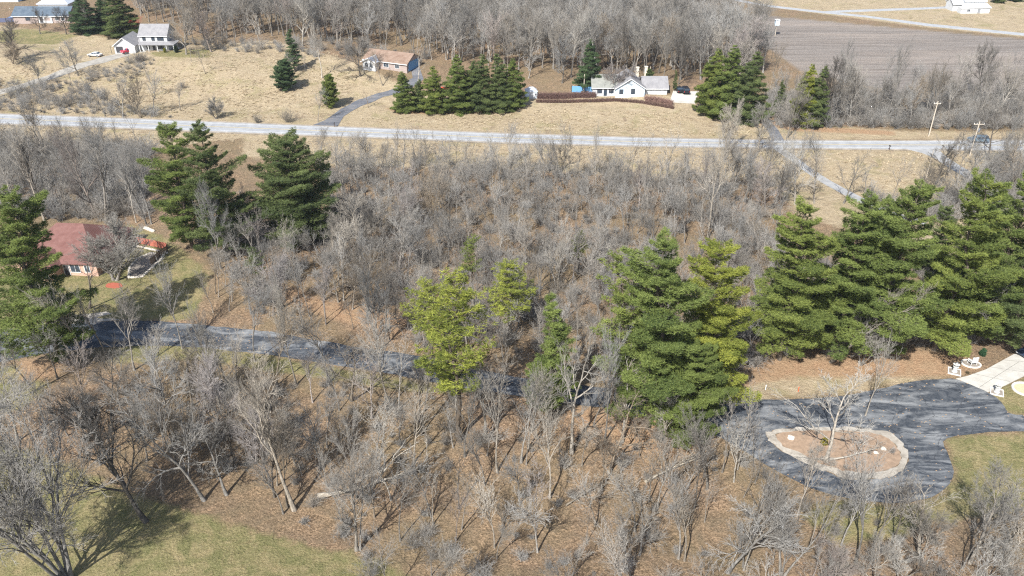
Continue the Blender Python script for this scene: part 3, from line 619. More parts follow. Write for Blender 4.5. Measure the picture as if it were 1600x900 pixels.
DG, YG, OG, BG = (1, 1, 1), (1.45, 1.38, .95), (1.9, 1.65, .85), (.7, .85, 1.05)
MG = (1.25, 1.25, .95)
PT = [  # base x, y, top y, shape, tint, label, width
 (1246, 562, 318, 'white', YG, 'tall pine at the left end of the right-hand row behind the driveway', 1.1),
 (1335, 548, 296, 'white', MG, 'second tall pine from the left in the right-hand row', 1.15),
 (1405, 556, 282, 'white', MG, 'tall pine with bare lower trunk showing, middle of the right-hand row', 1.05),
 (1508, 548, 272, 'white', YG, 'tall yellowish green pine behind the white chair planter', 1.05),
 (1578, 535, 268, 'white', MG, 'tall pine behind the concrete driveway at the right edge', 1.0),
 (1625, 545, 290, 'white', DG, 'pine cut by the right edge of the photograph', 1.0),
 (1380, 440, 310, 'white', DG, 'smaller pine in the second row between the middle right-hand pines', .9),
 (1470, 430, 320, 'white', DG, 'smaller dark pine in the second row by the grass gap', .8),
 (1545, 440, 300, 'white', MG, 'smaller pine in the second row behind the white chair planter', .9),
 (1030, 668, 372, 'white', MG, 'large green pine, left of the central pair by the driveway', 1.15),
 (1112, 640, 378, 'white', OG, 'yellow-green pine, right of the central pair by the driveway', 1.05),
 (1085, 688, 540, 'wide', MG, 'low green pine at the foot of the central pair', .75),
 (965, 640, 400, 'sparse', YG, 'thin olive pine left of the central pair', .8),
 (870, 652, 458, 'slim', MG, 'slim green pine behind the white forked tree', 1.1),
 (846, 640, 560, 'ball', MG, 'small bushy evergreen at the foot of the slim green pine', 1),
 (712, 690, 432, 'sparse', OG, 'olive pine with long bare trunk leaning over the driveway', 1.0),
 (700, 612, 540, 'ball', YG, 'olive bushy evergreen on the blacktop edge under the leaning olive pine', .7),
 (672, 560, 440, 'sparse', OG, 'olive evergreen left of the leaning olive pine', 1.3),
 (796, 530, 405, 'sparse', OG, 'small olive evergreen right of the leaning olive pine', 1.4),
 (738, 460, 368, 'sparse', YG, 'faint olive evergreen in the thicket above the leaning olive pine', .9),
 (905, 430, 360, 'sparse', OG, 'small olive evergreen in the thicket left of the central pines', .8),
 (276, 388, 192, 'white', MG, 'left one of the twin tall pines right of the orange fence', 1.08),
 (330, 402, 188, 'white', DG, 'right one of the twin tall pines right of the orange fence', 1.0),
 (455, 378, 216, 'wide', DG, 'wide rounded dark green pine standing alone left of centre', 1.05),
 (42, 565, 292, 'white', MG, 'large dark pine at the left edge before the brick house', 1.1),
 (400, 455, 385, 'sparse', DG, 'small green evergreen low in the woods below the twin pines', 1),
 (443, 141, 95, 'ball', BG, 'dark low evergreen on the hillside by the far blacktop drive', 1.4),
 (456, 112, 45, 'slim', BG, 'bluish evergreen rising behind the dark low one on the hillside', 1.5),
 (514, 168, 118, 'ball', YG, 'rounded olive evergreen left of the far blacktop drive', .95),
 (630, 174, 110, 'cone', MG, 'leftmost evergreen of the far row right of the blacktop drive', 1.15),
 (655, 172, 122, 'cone', DG, 'short evergreen second from left in the far row', 1.1),
 (677, 176, 102, 'cone', YG, 'third evergreen of the far row, left of the red play roof', 1.1),
 (714, 175, 86, 'cone', MG, 'fourth evergreen of the far row, right of the red play roof', 1.1),
 (735, 170, 94, 'cone', DG, 'fifth evergreen from the left in the far row', 1.0),
 (754, 173, 83, 'cone', DG, 'sixth evergreen from the left in the far row', 1.0),
 (780, 171, 84, 'cone', DG, 'seventh evergreen from the left in the far row', 1.0),
 (802, 168, 90, 'cone', MG, 'rightmost evergreen of the far row beside the white shed', 1.0),
 (922, 140, 60, 'cone', BG, 'dark bluish evergreen behind the left end of the white ranch house', .9),
 (1014, 135, 108, 'ball', DG, 'small green evergreen behind the ranch house chimney', 1),
 (1056, 143, 108, 'slim', DG, 'ivy-green evergreen column beside the ranch parking pad', .8),
 (1118, 178, 74, 'cone', YG, 'left one of three tall evergreens by the side lane', .95),
 (1142, 184, 68, 'cone', MG, 'middle one of three tall evergreens by the side lane', 1.0),
 (1174, 190, 80, 'cone', DG, 'right one of three tall evergreens by the side lane', 1.05),
 (1263, 196, 98, 'cone', OG, 'olive evergreen in the wood right of the side lane', .8),
 (1278, 197, 102, 'cone', DG, 'green evergreen touching the olive one right of the side lane', .8),
 (1221, 178, 124, 'cone', DG, 'short green evergreen between the three tall evergreens and the olive one', .6),
 (128, 52, -12, 'cone', BG, 'left one of the far dark evergreens by the blue-roofed house', 1.4),
 (182, 56, -18, 'cone', DG, 'right one of the far dark evergreens by the blue-roofed house', 1.5),
 (160, 46, -10, 'cone', BG, 'middle one of the far dark evergreens by the blue-roofed house', 1.3),
 (1565, 4, -30, 'cone', DG, 'dark evergreen left behind the white barn', 1.2), (1592, 2, -30, 'cone', BG, 'dark evergreen right behind the white barn', 1.2),
]
for x, y, ty, sh, tint, lab, k in PT:
    p = gp(x, y); h = height_to(p, ty); src = PINE[sh][rnd.randrange(len(PINE[sh]))]
    w0 = 25 / max(h, 8) if sh == 'white' else 1.0
    if h > 6:   # x is where the middle of the crown stands
        for _ in range(4): p = p + Vector(((x - proj((p[0], p[1], p[2] + h * .6))[0]) / px_m(p), 0, 0))
        p.z = float(H(p.x, p.y))
    put_tree(src, 'pine_tree' if sh in ('white', 'wide', 'sparse') else 'evergreen_tree', p, h, rnd.uniform(0, 6.28), tint, lab, 'pine' if sh in ('white', 'wide', 'sparse') else 'evergreen', None, k * w0 ** .5)

# woods: zones with trees as things, the remainder as one mass
def scatter(poly, n, dmin, seed, avoid=()):
    rr = random.Random(seed); W = wp(poly); a = np.array(W); x0, y0 = a.min(0); x1, y1 = a.max(0); out = []
    tries = 0
    while len(out) < n and tries < 60:
        tries += 1; q = np.array([(rr.uniform(x0, x1), rr.uniform(y0, y1)) for _ in range(max(600, n))]); k = inside(q, W)
        for av in avoid: k &= sdist(q, av) < -1.2
        for v in q[k]:
            if len(out) >= n: break
            if all((v[0] - u[0]) ** 2 + (v[1] - u[1]) ** 2 > dmin * dmin for u in (out[-250:] if n > 600 else out)): out.append((float(v[0]), float(v[1])))
    return out
AV = [DRIVE_W, ISL_W, HWY_W] + list(ROAD_W.values())
ORD = 'leftmost second third fourth fifth sixth seventh eighth ninth tenth eleventh twelfth thirteenth fourteenth fifteenth sixteenth seventeenth eighteenth nineteenth twentieth'.split()
ZONES = [ ([(1130, 245), (1205, 240), (1255, 275), (1330, 318), (1220, 345), (1130, 300)], 18, 3.6, (9, 15), ('tall', 'spread', 'slim', 'crooked'), 'wood beside the lower lane', ''),
 ([(1440, 262), (1600, 245), (1660, 300), (1600, 350), (1480, 330), (1420, 300)], 14, 3.6, (8, 13), ('spread', 'slim', 'multi', 'crooked'), 'wood right of the farm lane', ''),
 ([(0, 172), (330, 182), (230, 120), (120, 135), (0, 158)], 8, 5, (6, 10), ('crooked', 'multi', 'slim'), 'scrub above the highway', ''),
 ([(290, 95), (520, 78), (520, 130), (400, 150), (300, 120)], 6, 6, (5, 9), ('crooked', 'spread', 'round'), 'hillside by the two-storey house', ''),
 # polygon, count, min spacing, heights, shapes, place phrase
 ([(0, 335), (235, 345), (235, 250), (150, 225), (0, 215)], 14, 4.0, (9, 15), ('slim', 'tall', 'crooked'), 'wood behind the brick house', 'wood behind the brick house'),
 ([(330, 330), (395, 330), (390, 470), (470, 500), (440, 515), (300, 490), (330, 420)], 9, 3.5, (8, 12), ('slim', 'spread'), 'wood right of the twin pines', 'wood'),
 ([(505, 265), (700, 262), (700, 330), (640, 400), (530, 300)], 16, 4.2, (8, 12), ('slim', 'crooked', 'tall', 'multi'), 'thicket right of the wide pine', ''),
 ([(700, 262), (900, 275), (900, 340), (700, 340)], 16, 4.0, (7, 12), ('slim', 'tall', 'multi', 'crooked'), 'upper thicket below the highway verge', ''),
 ([(900, 275), (1215, 290), (1215, 350), (900, 340)], 18, 4.2, (7, 12), ('slim', 'tall', 'multi'), 'thicket above the central pines', ''),
 ([(640, 350), (930, 350), (930, 440), (820, 590), (760, 560), (640, 540)], 18, 4.0, (8, 13), ('slim', 'pole', 'crooked'), 'mid thicket left of the central pines', ''),
 ([(1100, 350), (1215, 350), (1190, 560), (1160, 600)], 10, 3.6, (6, 10), ('slim', 'multi', 'crooked'), 'thicket between the pine groups', ''),
 ([(400, 400), (640, 400), (640, 540), (420, 505)], 18, 3.8, (9, 14), ('slim', 'pole', 'spread'), 'wood above the driveway bend', ''),
 ([(-20, 640), (330, 620), (440, 770), (330, 780), (120, 720), (-20, 690)], 20, 3.6, (10, 15), ('slim', 'spread', 'crooked'), 'lower left wood', ''),
 ([(330, 590), (640, 620), (640, 790), (440, 780)], 17, 3.2, (8, 14), ('slim', 'tall', 'pole', 'crooked'), 'wood around the long fallen log', ''),
 ([(640, 630), (900, 690), (900, 940), (620, 940)], 14, 3.0, (8, 14), ('slim', 'pole', 'pole'), 'brush at the bottom centre', ''),
 ([(900, 720), (1200, 750), (1200, 950), (900, 950)], 14, 3.0, (8, 14), ('slim', 'pole', 'crooked'), 'brush by the fallen forked branch', ''),
 ([(1200, 850), (1500, 880), (1660, 880), (1660, 960), (1200, 960)], 12, 3.2, (6, 10), ('spread', 'multi', 'slim'), 'brush below the turning loop', ''),
 ([(1200, 180), (1290, 200), (1600, 203), (1600, 150), (1440, 140), (1200, 130)], 20, 4.5, (11, 19), ('tall', 'spread', 'slim'), 'right roadside wood', ''),
 ([(290, 68), (560, 78), (560, 50), (290, 42)], 18, 6, (14, 20), ('tall', 'slim', 'spread'), 'wood by the two-storey house', ''),
 ([(640, 100), (900, 132), (900, 110), (640, 82)], 18, 5.0, (14, 20), ('tall', 'slim', 'spread'), 'wood behind the far evergreen row', ''),
 ([(930, 122), (1100, 128), (1190, 150), (1190, 118), (930, 104)], 17, 4.6, (14, 20), ('tall', 'slim', 'spread'), 'wood behind the white ranch house', ''),
]
cand = []
for zi, (poly, n, dm, hr, shapes, phrase, _) in enumerate(ZONES):
    for x, y in scatter(poly, n, dm, 900 + zi, AV):
        p = (x, y, float(H(x, y))); h = rnd.uniform(*hr); sh = shapes[rnd.randrange(len(shapes))]; cand.append((h * px_m(p), zi, proj(p)[0], p, h, sh, phrase))
cand.sort(key=lambda c: -c[0]); KEEP = 292 - len(BT); rest = cand[KEEP:]; cand = sorted(cand[:KEEP], key=lambda c: (c[1], c[2])); cnt = {}
for _, zi, _, p, h, sh, phrase in cand:
    i = cnt.get(zi, 0); cnt[zi] = i + 1; tone = rnd.choice(('grey', 'grey', 'pale', 'pale', 'mauve', 'brown', 'dark'))
    if zi > 3 and zi < 16 and sh in ('slim', 'dead') and rnd.random() < .3: tone = 'white'
    lab = (f"{sh if sh in ('slim','tall','crooked') else {'pole':'thin','spread':'broad','multi':'many-stemmed','dead':'sparse','round':'round'}[sh]} bare tree, {ORD[i]}" + (" among those in the " if i == 0 else " from the left in the ") + phrase)
    put_tree(BARE[sh][rnd.randrange(len(BARE[sh]))], 'bare_tree', p, h, rnd.uniform(0, 6.28), TONE[tone], lab, 'bare tree', 'bare trees in the ' + phrase, rnd.uniform(.85, 1.15))

def instancer(name, meshes, spots, scales, label, cat, kind='stuff', tints=None):
    """points carrying copies of a few meshes through geometry nodes"""
    n = len(spots); rr = np.random.default_rng(len(name) + n)
    me = bpy.data.meshes.new(name); P = np.array([(x, y, float(H(x, y)) - .05) for x, y in spots], np.float32)
    me.vertices.add(n); me.vertices.foreach_set('co', P.ravel())
    for nm, v in (('sc', scales), ('rz', rr.uniform(0, 6.28, n))):
        a = me.attributes.new(nm, 'FLOAT', 'POINT'); a.data.foreach_set('value', np.array(v, np.float32))
    a = me.attributes.new('idx', 'INT', 'POINT'); a.data.foreach_set('value', rr.integers(0, len(meshes), n).astype(np.int32))
    o = link(name, me); tag(o, label, cat, None, kind)
    g = bpy.data.node_groups.new(name, 'GeometryNodeTree'); g.interface.new_socket('Geometry', in_out='INPUT', socket_type='NodeSocketGeometry'); g.interface.new_socket('Geometry', in_out='OUTPUT', socket_type='NodeSocketGeometry')
    gi = g.nodes.new('NodeGroupInput'); go = g.nodes.new('NodeGroupOutput'); ip = g.nodes.new('GeometryNodeInstanceOnPoints'); jn = g.nodes.new('GeometryNodeJoinGeometry')
    for m_ in meshes:
        so_ = bpy.data.objects.new('src', m_) if isinstance(m_, bpy.types.Mesh) else m_
        oi = g.nodes.new('GeometryNodeObjectInfo'); oi.inputs['Object'].default_value = so_; oi.inputs['As Instance'].default_value = True; g.links.new(oi.outputs['Geometry'], jn.inputs[0])
    def na(nm, ty):
        q = g.nodes.new('GeometryNodeInputNamedAttribute'); q.data_type = ty; q.inputs[0].default_value = nm; return q.outputs[0]
    cb = g.nodes.new('ShaderNodeCombineXYZ'); g.links.new(na('rz', 'FLOAT'), cb.inputs[2])
    g.links.new(gi.outputs[0], ip.inputs['Points']); g.links.new(jn.outputs[0], ip.inputs['Instance']); ip.inputs['Pick Instance'].default_value = True
    g.links.new(na('idx', 'INT'), ip.inputs['Instance Index']); e2r = g.nodes.new('FunctionNodeEulerToRotation'); g.links.new(cb.outputs[0], e2r.inputs[0]); g.links.new(e2r.outputs[0], ip.inputs['Rotation']); g.links.new(na('sc', 'FLOAT'), ip.inputs['Scale'])
    g.links.new(ip.outputs[0], go.inputs[0]); md = o.modifiers.new('gn', 'NODES'); md.node_group = g
    return o
def joined(pair):
    """trunk and crown in one mesh, for trees in the mass"""
    _, a, b = pair; va = np.empty(len(a.vertices) * 3, np.float32); a.vertices.foreach_get('co', va); vb = np.empty(len(b.vertices) * 3, np.float32); b.vertices.foreach_get('co', vb)
    la = np.empty(len(a.loops), np.int32); a.loops.foreach_get('vertex_index', la); lb = np.empty(len(b.loops), np.int32); b.loops.foreach_get('vertex_index', lb)
    V = np.concatenate([va, vb]).reshape(-1, 3); Q = np.concatenate([la, lb + len(a.vertices)]).reshape(-1, 4); me = np_mesh('mass_tree', V, Q, M['bark'])
    me.materials.append(M['twig']); mi = np.zeros(len(Q), np.int32); mi[len(la) // 4:] = 1; me.polygons.foreach_set('material_index', mi); return me
mass = [joined(BARE['tall'][0]), joined(BARE['slim'][1]), joined(BARE['spread'][1]), joined(BARE['tall'][2]), joined(BARE['slim'][2])]
FAR = [(285, 62), (420, 58), (560, 72), (650, 88), (830, 112), (930, 112), (1100, 118), (1195, 120), (1190, 60), (1130, 22), (1040, 6), (900, -8), (640, -30), (300, -30), (200, -14), (215, 30), (285, 50)]
sp_ = scatter(FAR, 1500, 3.0, 77); instancer('far_woods', mass, sp_, [rnd.uniform(.75, 1.15) for _ in sp_], 'grey leafless woods filling the far flats behind the houses', 'woods')
THICK = [([(500, 262), (700, 256), (900, 268), (1215, 280), (1215, 420), (1190, 570), (1120, 610), (960, 600), (820, 590), (640, 545), (420, 505), (330, 480), (340, 400), (390, 380), (520, 360)], 720, 1.9, (.5, 1.05)),
         ([(0, 345), (235, 345), (235, 240), (150, 225), (0, 225)], 200, 1.8, (.8, 1.3)),
         ([(60, 640), (330, 590), (640, 615), (900, 660), (1120, 700), (1230, 760), (1450, 840), (1660, 880), (1660, 990), (600, 990), (560, 850), (420, 800), (330, 770), (130, 700)], 230, 1.8, (.3, .7)),
         ([(1200, 200), (1600, 203), (1600, 160), (1440, 150), (1200, 150)], 260, 2.2, (.8, 1.3)),
         ([(1180, 420), (1600, 430), (1600, 530), (1300, 560), (1190, 560)], 160, 1.8, (.6, 1.0)), ([(1230, 245), (1330, 300), (1440, 345), (1600, 345), (1600, 250), (1545, 262), (1500, 300), (1420, 335), (1300, 285)], 170, 1.8, (.6, 1.2)),
         ([(-20, 130), (120, 128), (240, 183), (330, 186), (0, 175)], 110, 2.0, (.35, .9)), ([(120, 128), (200, 95), (250, 92), (200, 130)], 30, 2, (.4, .8)), ([(470, 90), (560, 90), (640, 110), (700, 100), (560, 70), (300, 66), (290, 75)], 60, 2.5, (.6, 1.0))]
ts, tsc = [], []
OPEN = [wp([(420, 440), (540, 430), (660, 470), (650, 550), (560, 535), (430, 510)]), wp([(280, 440), (400, 470), (400, 512), (280, 500)])]
for i, (poly, n, dm, sr) in enumerate(THICK):
    q = scatter(poly, n, dm, 50 + i, AV)
    if i in (0, 2): q = [v for v in q if math.sin(v[0] / 3.1 + 1.2 * math.sin(v[1] / 4.7)) * math.sin(v[1] / 3.7 + v[0] / 9) > -.45 or rnd.random() < .25]
    if i == 0: q = [v for v in q if rnd.random() < .22 or not any(inside(np.array([v]), op)[0] for op in OPEN)]
    ts += q; tsc += [rnd.uniform(*sr) for _ in q]
mid_t = [joined(BARE['slim'][0]), joined(BARE['pole'][0]), joined(BARE['pole'][1]), joined(BARE['crooked'][1]), joined(BARE['pole'][2]), joined(BARE['pole'][3]), joined(BARE['slim'][2])]
q1 = scatter(THICK[0][0], 430, 2.8, 31, AV) + scatter(THICK[1][0], 50, 3.0, 32, AV) + scatter(THICK[2][0], 70, 3.8, 33, AV) + scatter(THICK[3][0], 90, 3.2, 34, AV) + scatter(THICK[5][0], 36, 3.4, 35, AV) + scatter([(1130, 690), (1180, 720), (1200, 800), (1090, 760)], 5, 2.4, 36, AV)
sc1 = [rnd.uniform(.45, .85) for _ in q1]; q1 += [(c[3][0], c[3][1]) for c in rest]; sc1 += [c[4] / 14 for c in rest]
instancer('thicket', mid_t, q1, sc1, 'young leafless trees growing too thickly to tell apart', 'thicket')
def tuft(seed):
    rg = np.random.default_rng(seed); n = 46; a = rg.uniform(0, 6.28, n); r = rg.uniform(0, .35, n); b = np.stack([np.cos(a) * r, np.sin(a) * r, np.zeros(n)], 1); d = np.stack([np.cos(a) * .5, np.sin(a) * .5, np.ones(n)], 1) + rg.normal(0, .25, (n, 3)); L = rg.uniform(.3, .75, (n, 1)); sd_ = np.stack([-np.sin(a), np.cos(a), np.zeros(n)], 1) * .035
    return np_mesh('tuft', np.stack([b + sd_, b - sd_, b + d * L], 1).reshape(-1, 3), np.arange(n * 3).reshape(-1, 3), M['straw'])
m, t, b = material('straw', .9); oi = N(t, 'ShaderNodeObjectInfo'); t.links.new(mixc(t, oi.outputs['Random'], (.30, .235, .15), (.50, .42, .29)), b.inputs['Base Color']); M['straw'] = m
gt = []
for k, (poly, n) in enumerate((([(-20, 150), (0, 100), (150, 110), (330, 95), (560, 120), (500, 185), (330, 186), (0, 174)], 3200), ([(560, 185), (860, 170), (1050, 176), (1190, 200), (1190, 214), (800, 204), (600, 196)], 1500), ([(0, 200), (400, 212), (800, 228), (1200, 236), (1600, 240), (1480, 300), (1200, 275), (800, 258), (400, 240), (0, 222)], 1500), ([(290, 80), (520, 80), (560, 120), (330, 95)], 700))):
    q = scatter(poly, n, .5, 300 + k, AV); gt += [v for v in q if math.sin(v[0] / 4.3 + 1.7 * math.sin(v[1] / 6.1)) + math.sin(v[1] / 3.1 + v[0] / 11) > -.5 or rnd.random() < .3]
instancer('dry_grass', [tuft(1), tuft(2), tuft(3)], gt, [rnd.uniform(.3, .85) for _ in gt], 'coarse dry straw-coloured grass tufts on the hillside and verges', 'dry grass')
isl = scatter(ISLAND_IN, 12, 1.2, 66); ts += isl; tsc += [rnd.uniform(.15, .35) for _ in isl]
instancer('undergrowth', SHRUB, ts, tsc, 'tangled leafless brush under and between the bare trees', 'undergrowth')
# ------------------------------------------------------------------ buildings
M['white_siding'] = simple('white_siding', (.52, .53, .535), .6, .1, 2)
M['blue_siding'] = simple('pale_blue_siding', (.58, .68, .76), .6, .08, 2)
M['blue_door'] = simple('blue_paint', (.13, .30, .50), .5, .15, 1)
M['trim'] = simple('white_trim', (.62, .62, .61), .5, .04, 3)
M['dark_trim'] = simple('dark_trim', (.05, .05, .055), .5, .1, 3)
M['chimney_stone'] = simple('chimney_stone', (.58, .52, .42), .9, .2, 5)
M['glass'] = simple('window_glass', (.04, .055, .075), .08, .2, 1, spec=.8)
M['wood'] = simple('weathered_wood', (.30, .22, .16), .9, .3, 4)
M['polewood'] = simple('pole_wood', (.46, .40, .32), .9, .2, 3)
M['orange_fence'] = simple('orange_fence', (.38, .125, .085), .8, .2, 2)
M['dark_wood'] = simple('dark_wood', (.08, .05, .04), .8, .3, 3)
M['pale_stone'] = simple('pale_stone', (.52, .47, .40), .95, .3, 4)
M['white_block'] = simple('white_block', (.56, .54, .50), .8, .15, 8)
M['soil'] = simple('soil', (.22, .19, .16), .95, .4, 3)
M['red_mulch'] = simple('red_mulch', (.32, .09, .055), .95, .35, 4)
M['metal_grey'] = simple('grey_metal', (.35, .37, .40), .4, .1, 2, .5)
M['rubber'] = simple('rubber', (.02, .02, .02), .9, .1, 2)
def shingle(name, a, c, sc_=1.0):
    m, t, b = material(name, .9); tc = N(t, 'ShaderNodeTexCoord').outputs['Object']
    wv = N(t, 'ShaderNodeTexWave'); wv.wave_type = 'BANDS'; wv.bands_direction = 'Z'; wv.inputs['Scale'].default_value = 2.2 * sc_; wv.inputs['Distortion'].default_value = 1.2; wv.inputs['Detail'].default_value = 3; t.links.new(tc, wv.inputs[0])
    n1 = ramp(t, noise(t, .7, 5, .7, tc, .5), .35, .65); n2 = ramp(t, noise(t, 5, 3, .8, tc), .3, .7)
    x = mixc(t, n1, a, c); x = mixc(t, mth(t, 'MULTIPLY', wv.outputs[1], .18), x, tuple(v * .5 for v in a)); x = mixc(t, mth(t, 'MULTIPLY', n2, .3), x, tuple(v * .65 for v in a)); t.links.new(x, b.inputs['Base Color']); bump(t, b, wv.outputs[1], .4, .03); return m
M['roof_grey'] = shingle('grey_shingles', (.21, .205, .21), (.29, .28, .28)); M['roof_green'] = shingle('grey_green_shingles', (.20, .205, .185), (.28, .28, .25))
M['roof_slate'] = shingle('slate_blue_shingles', (.07, .095, .125), (.12, .15, .18)); M['roof_tan'] = shingle('rusty_tan_shingles', (.19, .125, .09), (.29, .21, .16)); M['roof_red'] = shingle('brick_red_shingles', (.14, .065, .055), (.20, .105, .09))
M['roof_white'] = simple('white_roofing', (.68, .69, .70), .5, .03, 1); M['roof_pale'] = simple('pale_roofing', (.45, .48, .52), .7, .1, 1)
def brickm(name, a, c, mortar):
    m, t, b = material(name, .9); tc = N(t, 'ShaderNodeTexCoord').outputs['Object']; br = N(t, 'ShaderNodeTexBrick'); mp = N(t, 'ShaderNodeMapping'); mp.inputs['Rotation'].default_value = (R(90), 0, 0); t.links.new(tc, mp.inputs[0]); t.links.new(mp.outputs[0], br.inputs[0])
    br.inputs['Color1'].default_value = (*a, 1); br.inputs['Color2'].default_value = (*c, 1); br.inputs['Mortar'].default_value = (*mortar, 1); br.inputs['Scale'].default_value = 2.2
    x = mixc(t, mth(t, 'MULTIPLY', noise(t, 1.2, 4, .7, tc), .5), br.outputs[0], c); t.links.new(x, b.inputs['Base Color']); return m
M['brick'] = brickm('brick', (.42, .22, .15), (.52, .32, .24), (.55, .48, .42)); M['brick_pink'] = brickm('pink_brick', (.24, .19, .17), (.33, .26, .23), (.5, .45, .42))

def block(e, x0, x1, y0, y1, h, rh, axis, wall, roof, oh=.45, hip=0.0, rmat_name='roof', th=.16, base=-1.2):
    mb = MB(); cx, cy = (x0 + x1) / 2, (y0 + y1) / 2
    mb.poly([(x, y, z) for z in (base, h) for (x, y) in ((x0, y0), (x1, y0), (x1, y1), (x0, y1))], [(0, 1, 5, 4), (1, 2, 6, 5), (2, 3, 7, 6), (3, 0, 4, 7), (4, 5, 6, 7)])
    if hip == 0:
        if axis == 'x': mb.poly([(x0, y0, h), (x0, y1, h), (x0, cy, h + rh - .02), (x1, y0, h), (x1, y1, h), (x1, cy, h + rh - .02)], [(0, 2, 1), (3, 4, 5)])
        else: mb.poly([(x0, y0, h), (x1, y0, h), (cx, y0, h + rh - .02), (x0, y1, h), (x1, y1, h), (cx, y1, h + rh - .02)], [(0, 1, 2), (3, 5, 4)])
    wo = mb.build('wall', wall, e)
    rb = MB(); 
    if axis == 'x':
        k = rh / (cy - y0); d = oh * k; X0, X1 = x0 - oh, x1 + oh
        rb.slab([(X0, y0 - oh, h - d + .1), (X1, y0 - oh, h - d + .1), (X1 - hip, cy, h + rh + .1), (X0 + hip, cy, h + rh + .1)], th)
        rb.slab([(X1, y1 + oh, h - d + .1), (X0, y1 + oh, h - d + .1), (X0 + hip, cy, h + rh + .1), (X1 - hip, cy, h + rh + .1)], th)
        if hip:
            rb.slab([(X1, y0 - oh, h - d + .1), (X1, y1 + oh, h - d + .1), (X1 - hip, cy, h + rh + .1)], th); rb.slab([(X0, y1 + oh, h - d + .1), (X0, y0 - oh, h - d + .1), (X0 + hip, cy, h + rh + .1)], th)
    else:
        k = rh / (cx - x0); d = oh * k; Y0, Y1 = y0 - oh, y1 + oh
        rb.slab([(x0 - oh, Y1, h - d + .1), (x0 - oh, Y0, h - d + .1), (cx, Y0 + hip, h + rh + .1), (cx, Y1 - hip, h + rh + .1)], th)
        rb.slab([(x1 + oh, Y0, h - d + .1), (x1 + oh, Y1, h - d + .1), (cx, Y1 - hip, h + rh + .1), (cx, Y0 + hip, h + rh + .1)], th)
        if hip: rb.slab([(x0 - oh, Y0, h - d + .1), (x1 + oh, Y0, h - d + .1), (cx, Y0 + hip, h + rh + .1)], th)
    ro = rb.build(rmat_name, roof, e)
    if not hip:   # pale fascia boards under the gable edge and eave
        fb = MB()
        if axis == 'x': fb.box(x0 - oh + .01, x1 + oh - .01, y0 - oh - .05, y0 - oh - .005, h - d - .16, h - d + .06)
        else:
            for s_ in (-1, 1):
                xe = cx + s_ * (cx - x0 + oh); fb.poly([(xe, y0 - oh - .06, h - d - .22), (xe, y0 - oh - .06, h - d + .0), (cx, y0 - oh - .06, h + rh + .0), (cx, y0 - oh - .06, h + rh - .22), (xe, y0 - oh - .02, h - d - .22), (xe, y0 - oh - .02, h - d + .0), (cx, y0 - oh - .02, h + rh + .0), (cx, y0 - oh - .02, h + rh - .22)], [(0, 1, 2, 3), (7, 6, 5, 4), (1, 5, 6, 2), (3, 7, 4, 0)])
        fb.build('fascia', M['trim'], ro)
    return wo, ro
def opening(e, name, face, at_, c, z, wd, ht, frame=None, pane=None, proud=.05):
    frame = frame or M['trim']; pane = pane or M['glass']; fr = MB(); pn = MB(); f_ = .1
    def bx(m, a0, a1, z0, z1, d0, d1):
        if face == '-y': m.box(a0, a1, at_ - d1, at_ - d0, z0, z1)
        elif face == '+x': m.box(at_ + d0, at_ + d1, a0, a1, z0, z1)
        else: m.box(at_ - d1, at_ - d0, a0, a1, z0, z1)
    a0, a1, z0, z1 = c - wd / 2, c + wd / 2, z - ht / 2, z + ht / 2
    bx(fr, a0 - f_, a0, z0 - f_, z1 + f_, -.02, proud + .04); bx(fr, a1, a1 + f_, z0 - f_, z1 + f_, -.02, proud + .04); bx(fr, a0, a1, z1, z1 + f_, -.02, proud + .04); bx(fr, a0, a1, z0 - f_, z0, -.02, proud + .04)
    if name == 'window' and wd > .7: bx(fr, c - .03, c + .03, z0, z1, proud + .003, proud + .03)
    fo = fr.build(name, frame, e); bx(pn, a0, a1, z0, z1, -.02, proud); pn.build('pane' if name == 'window' else 'door_panel', pane, fo); return fo
def chim(e, x, y, z0, z1, w_=.8, parent=None):
    m = MB().box(x - w_ / 2, x + w_ / 2, y - w_ / 2, y + w_ / 2, z0, z1).box(x - w_ / 2 - .08, x + w_ / 2 + .08, y - w_ / 2 - .08, y + w_ / 2 + .08, z1, z1 + .15); m.build('chimney', M['chimney_stone'], parent or e)

# two-storey house
e = thing('two_storey_house', 'white two-storey house with grey roof, wraparound porch and gabled garage wing', 'house', gp(219, 82), 0)
ws, rg_ = M['white_siding'], M['roof_grey']
block(e, 0, 9, 2.0, 9.4, 5.3, 2.7, 'x', ws, rg_); block(e, -8.0, -1.2, -.6, 8, 2.6, 2.4, 'y', ws, rg_); block(e, -1.4, .2, 3, 8, 2.5, 1.4, 'x', ws, rg_, .1)
for a in (1.4, 4.4, 6.3, 7.4): opening(e, 'window', '-y', 2.0, a, 4.1, .9, 1.2, M['dark_trim'])
for a in (2.2, 5.9, 6.9): opening(e, 'window', '-y', 2.0, a, 1.5, .9, 1.4, M['dark_trim'])
opening(e, 'door', '-y', 2.0, 4.2, 1.1, 1.0, 2.1, None, M['dark_trim']); opening(e, 'window', '+x', 9.0, 5.5, 4.2, .9, 1.2)
opening(e, 'garage_door', '-y', -.6, -6.3, 1.1, 2.4, 2.1, None, M['dark_trim']); opening(e, 'garage_door', '-y', -.6, -3.2, 1.1, 2.4, 2.1, None, ws)
rb = MB(); rb.slab([(-.2, 0, 2.5), (11.6, 0, 2.5), (9.2, 2.0, 3.2), (-.2, 2.0, 3.2)], .15); rb.slab([(11.6, 0, 2.5), (11.6, 8.5, 2.5), (9.05, 8.5, 3.2), (9.05, 2.0, 3.2)], .15); rb.build('porch_roof', rg_, e)
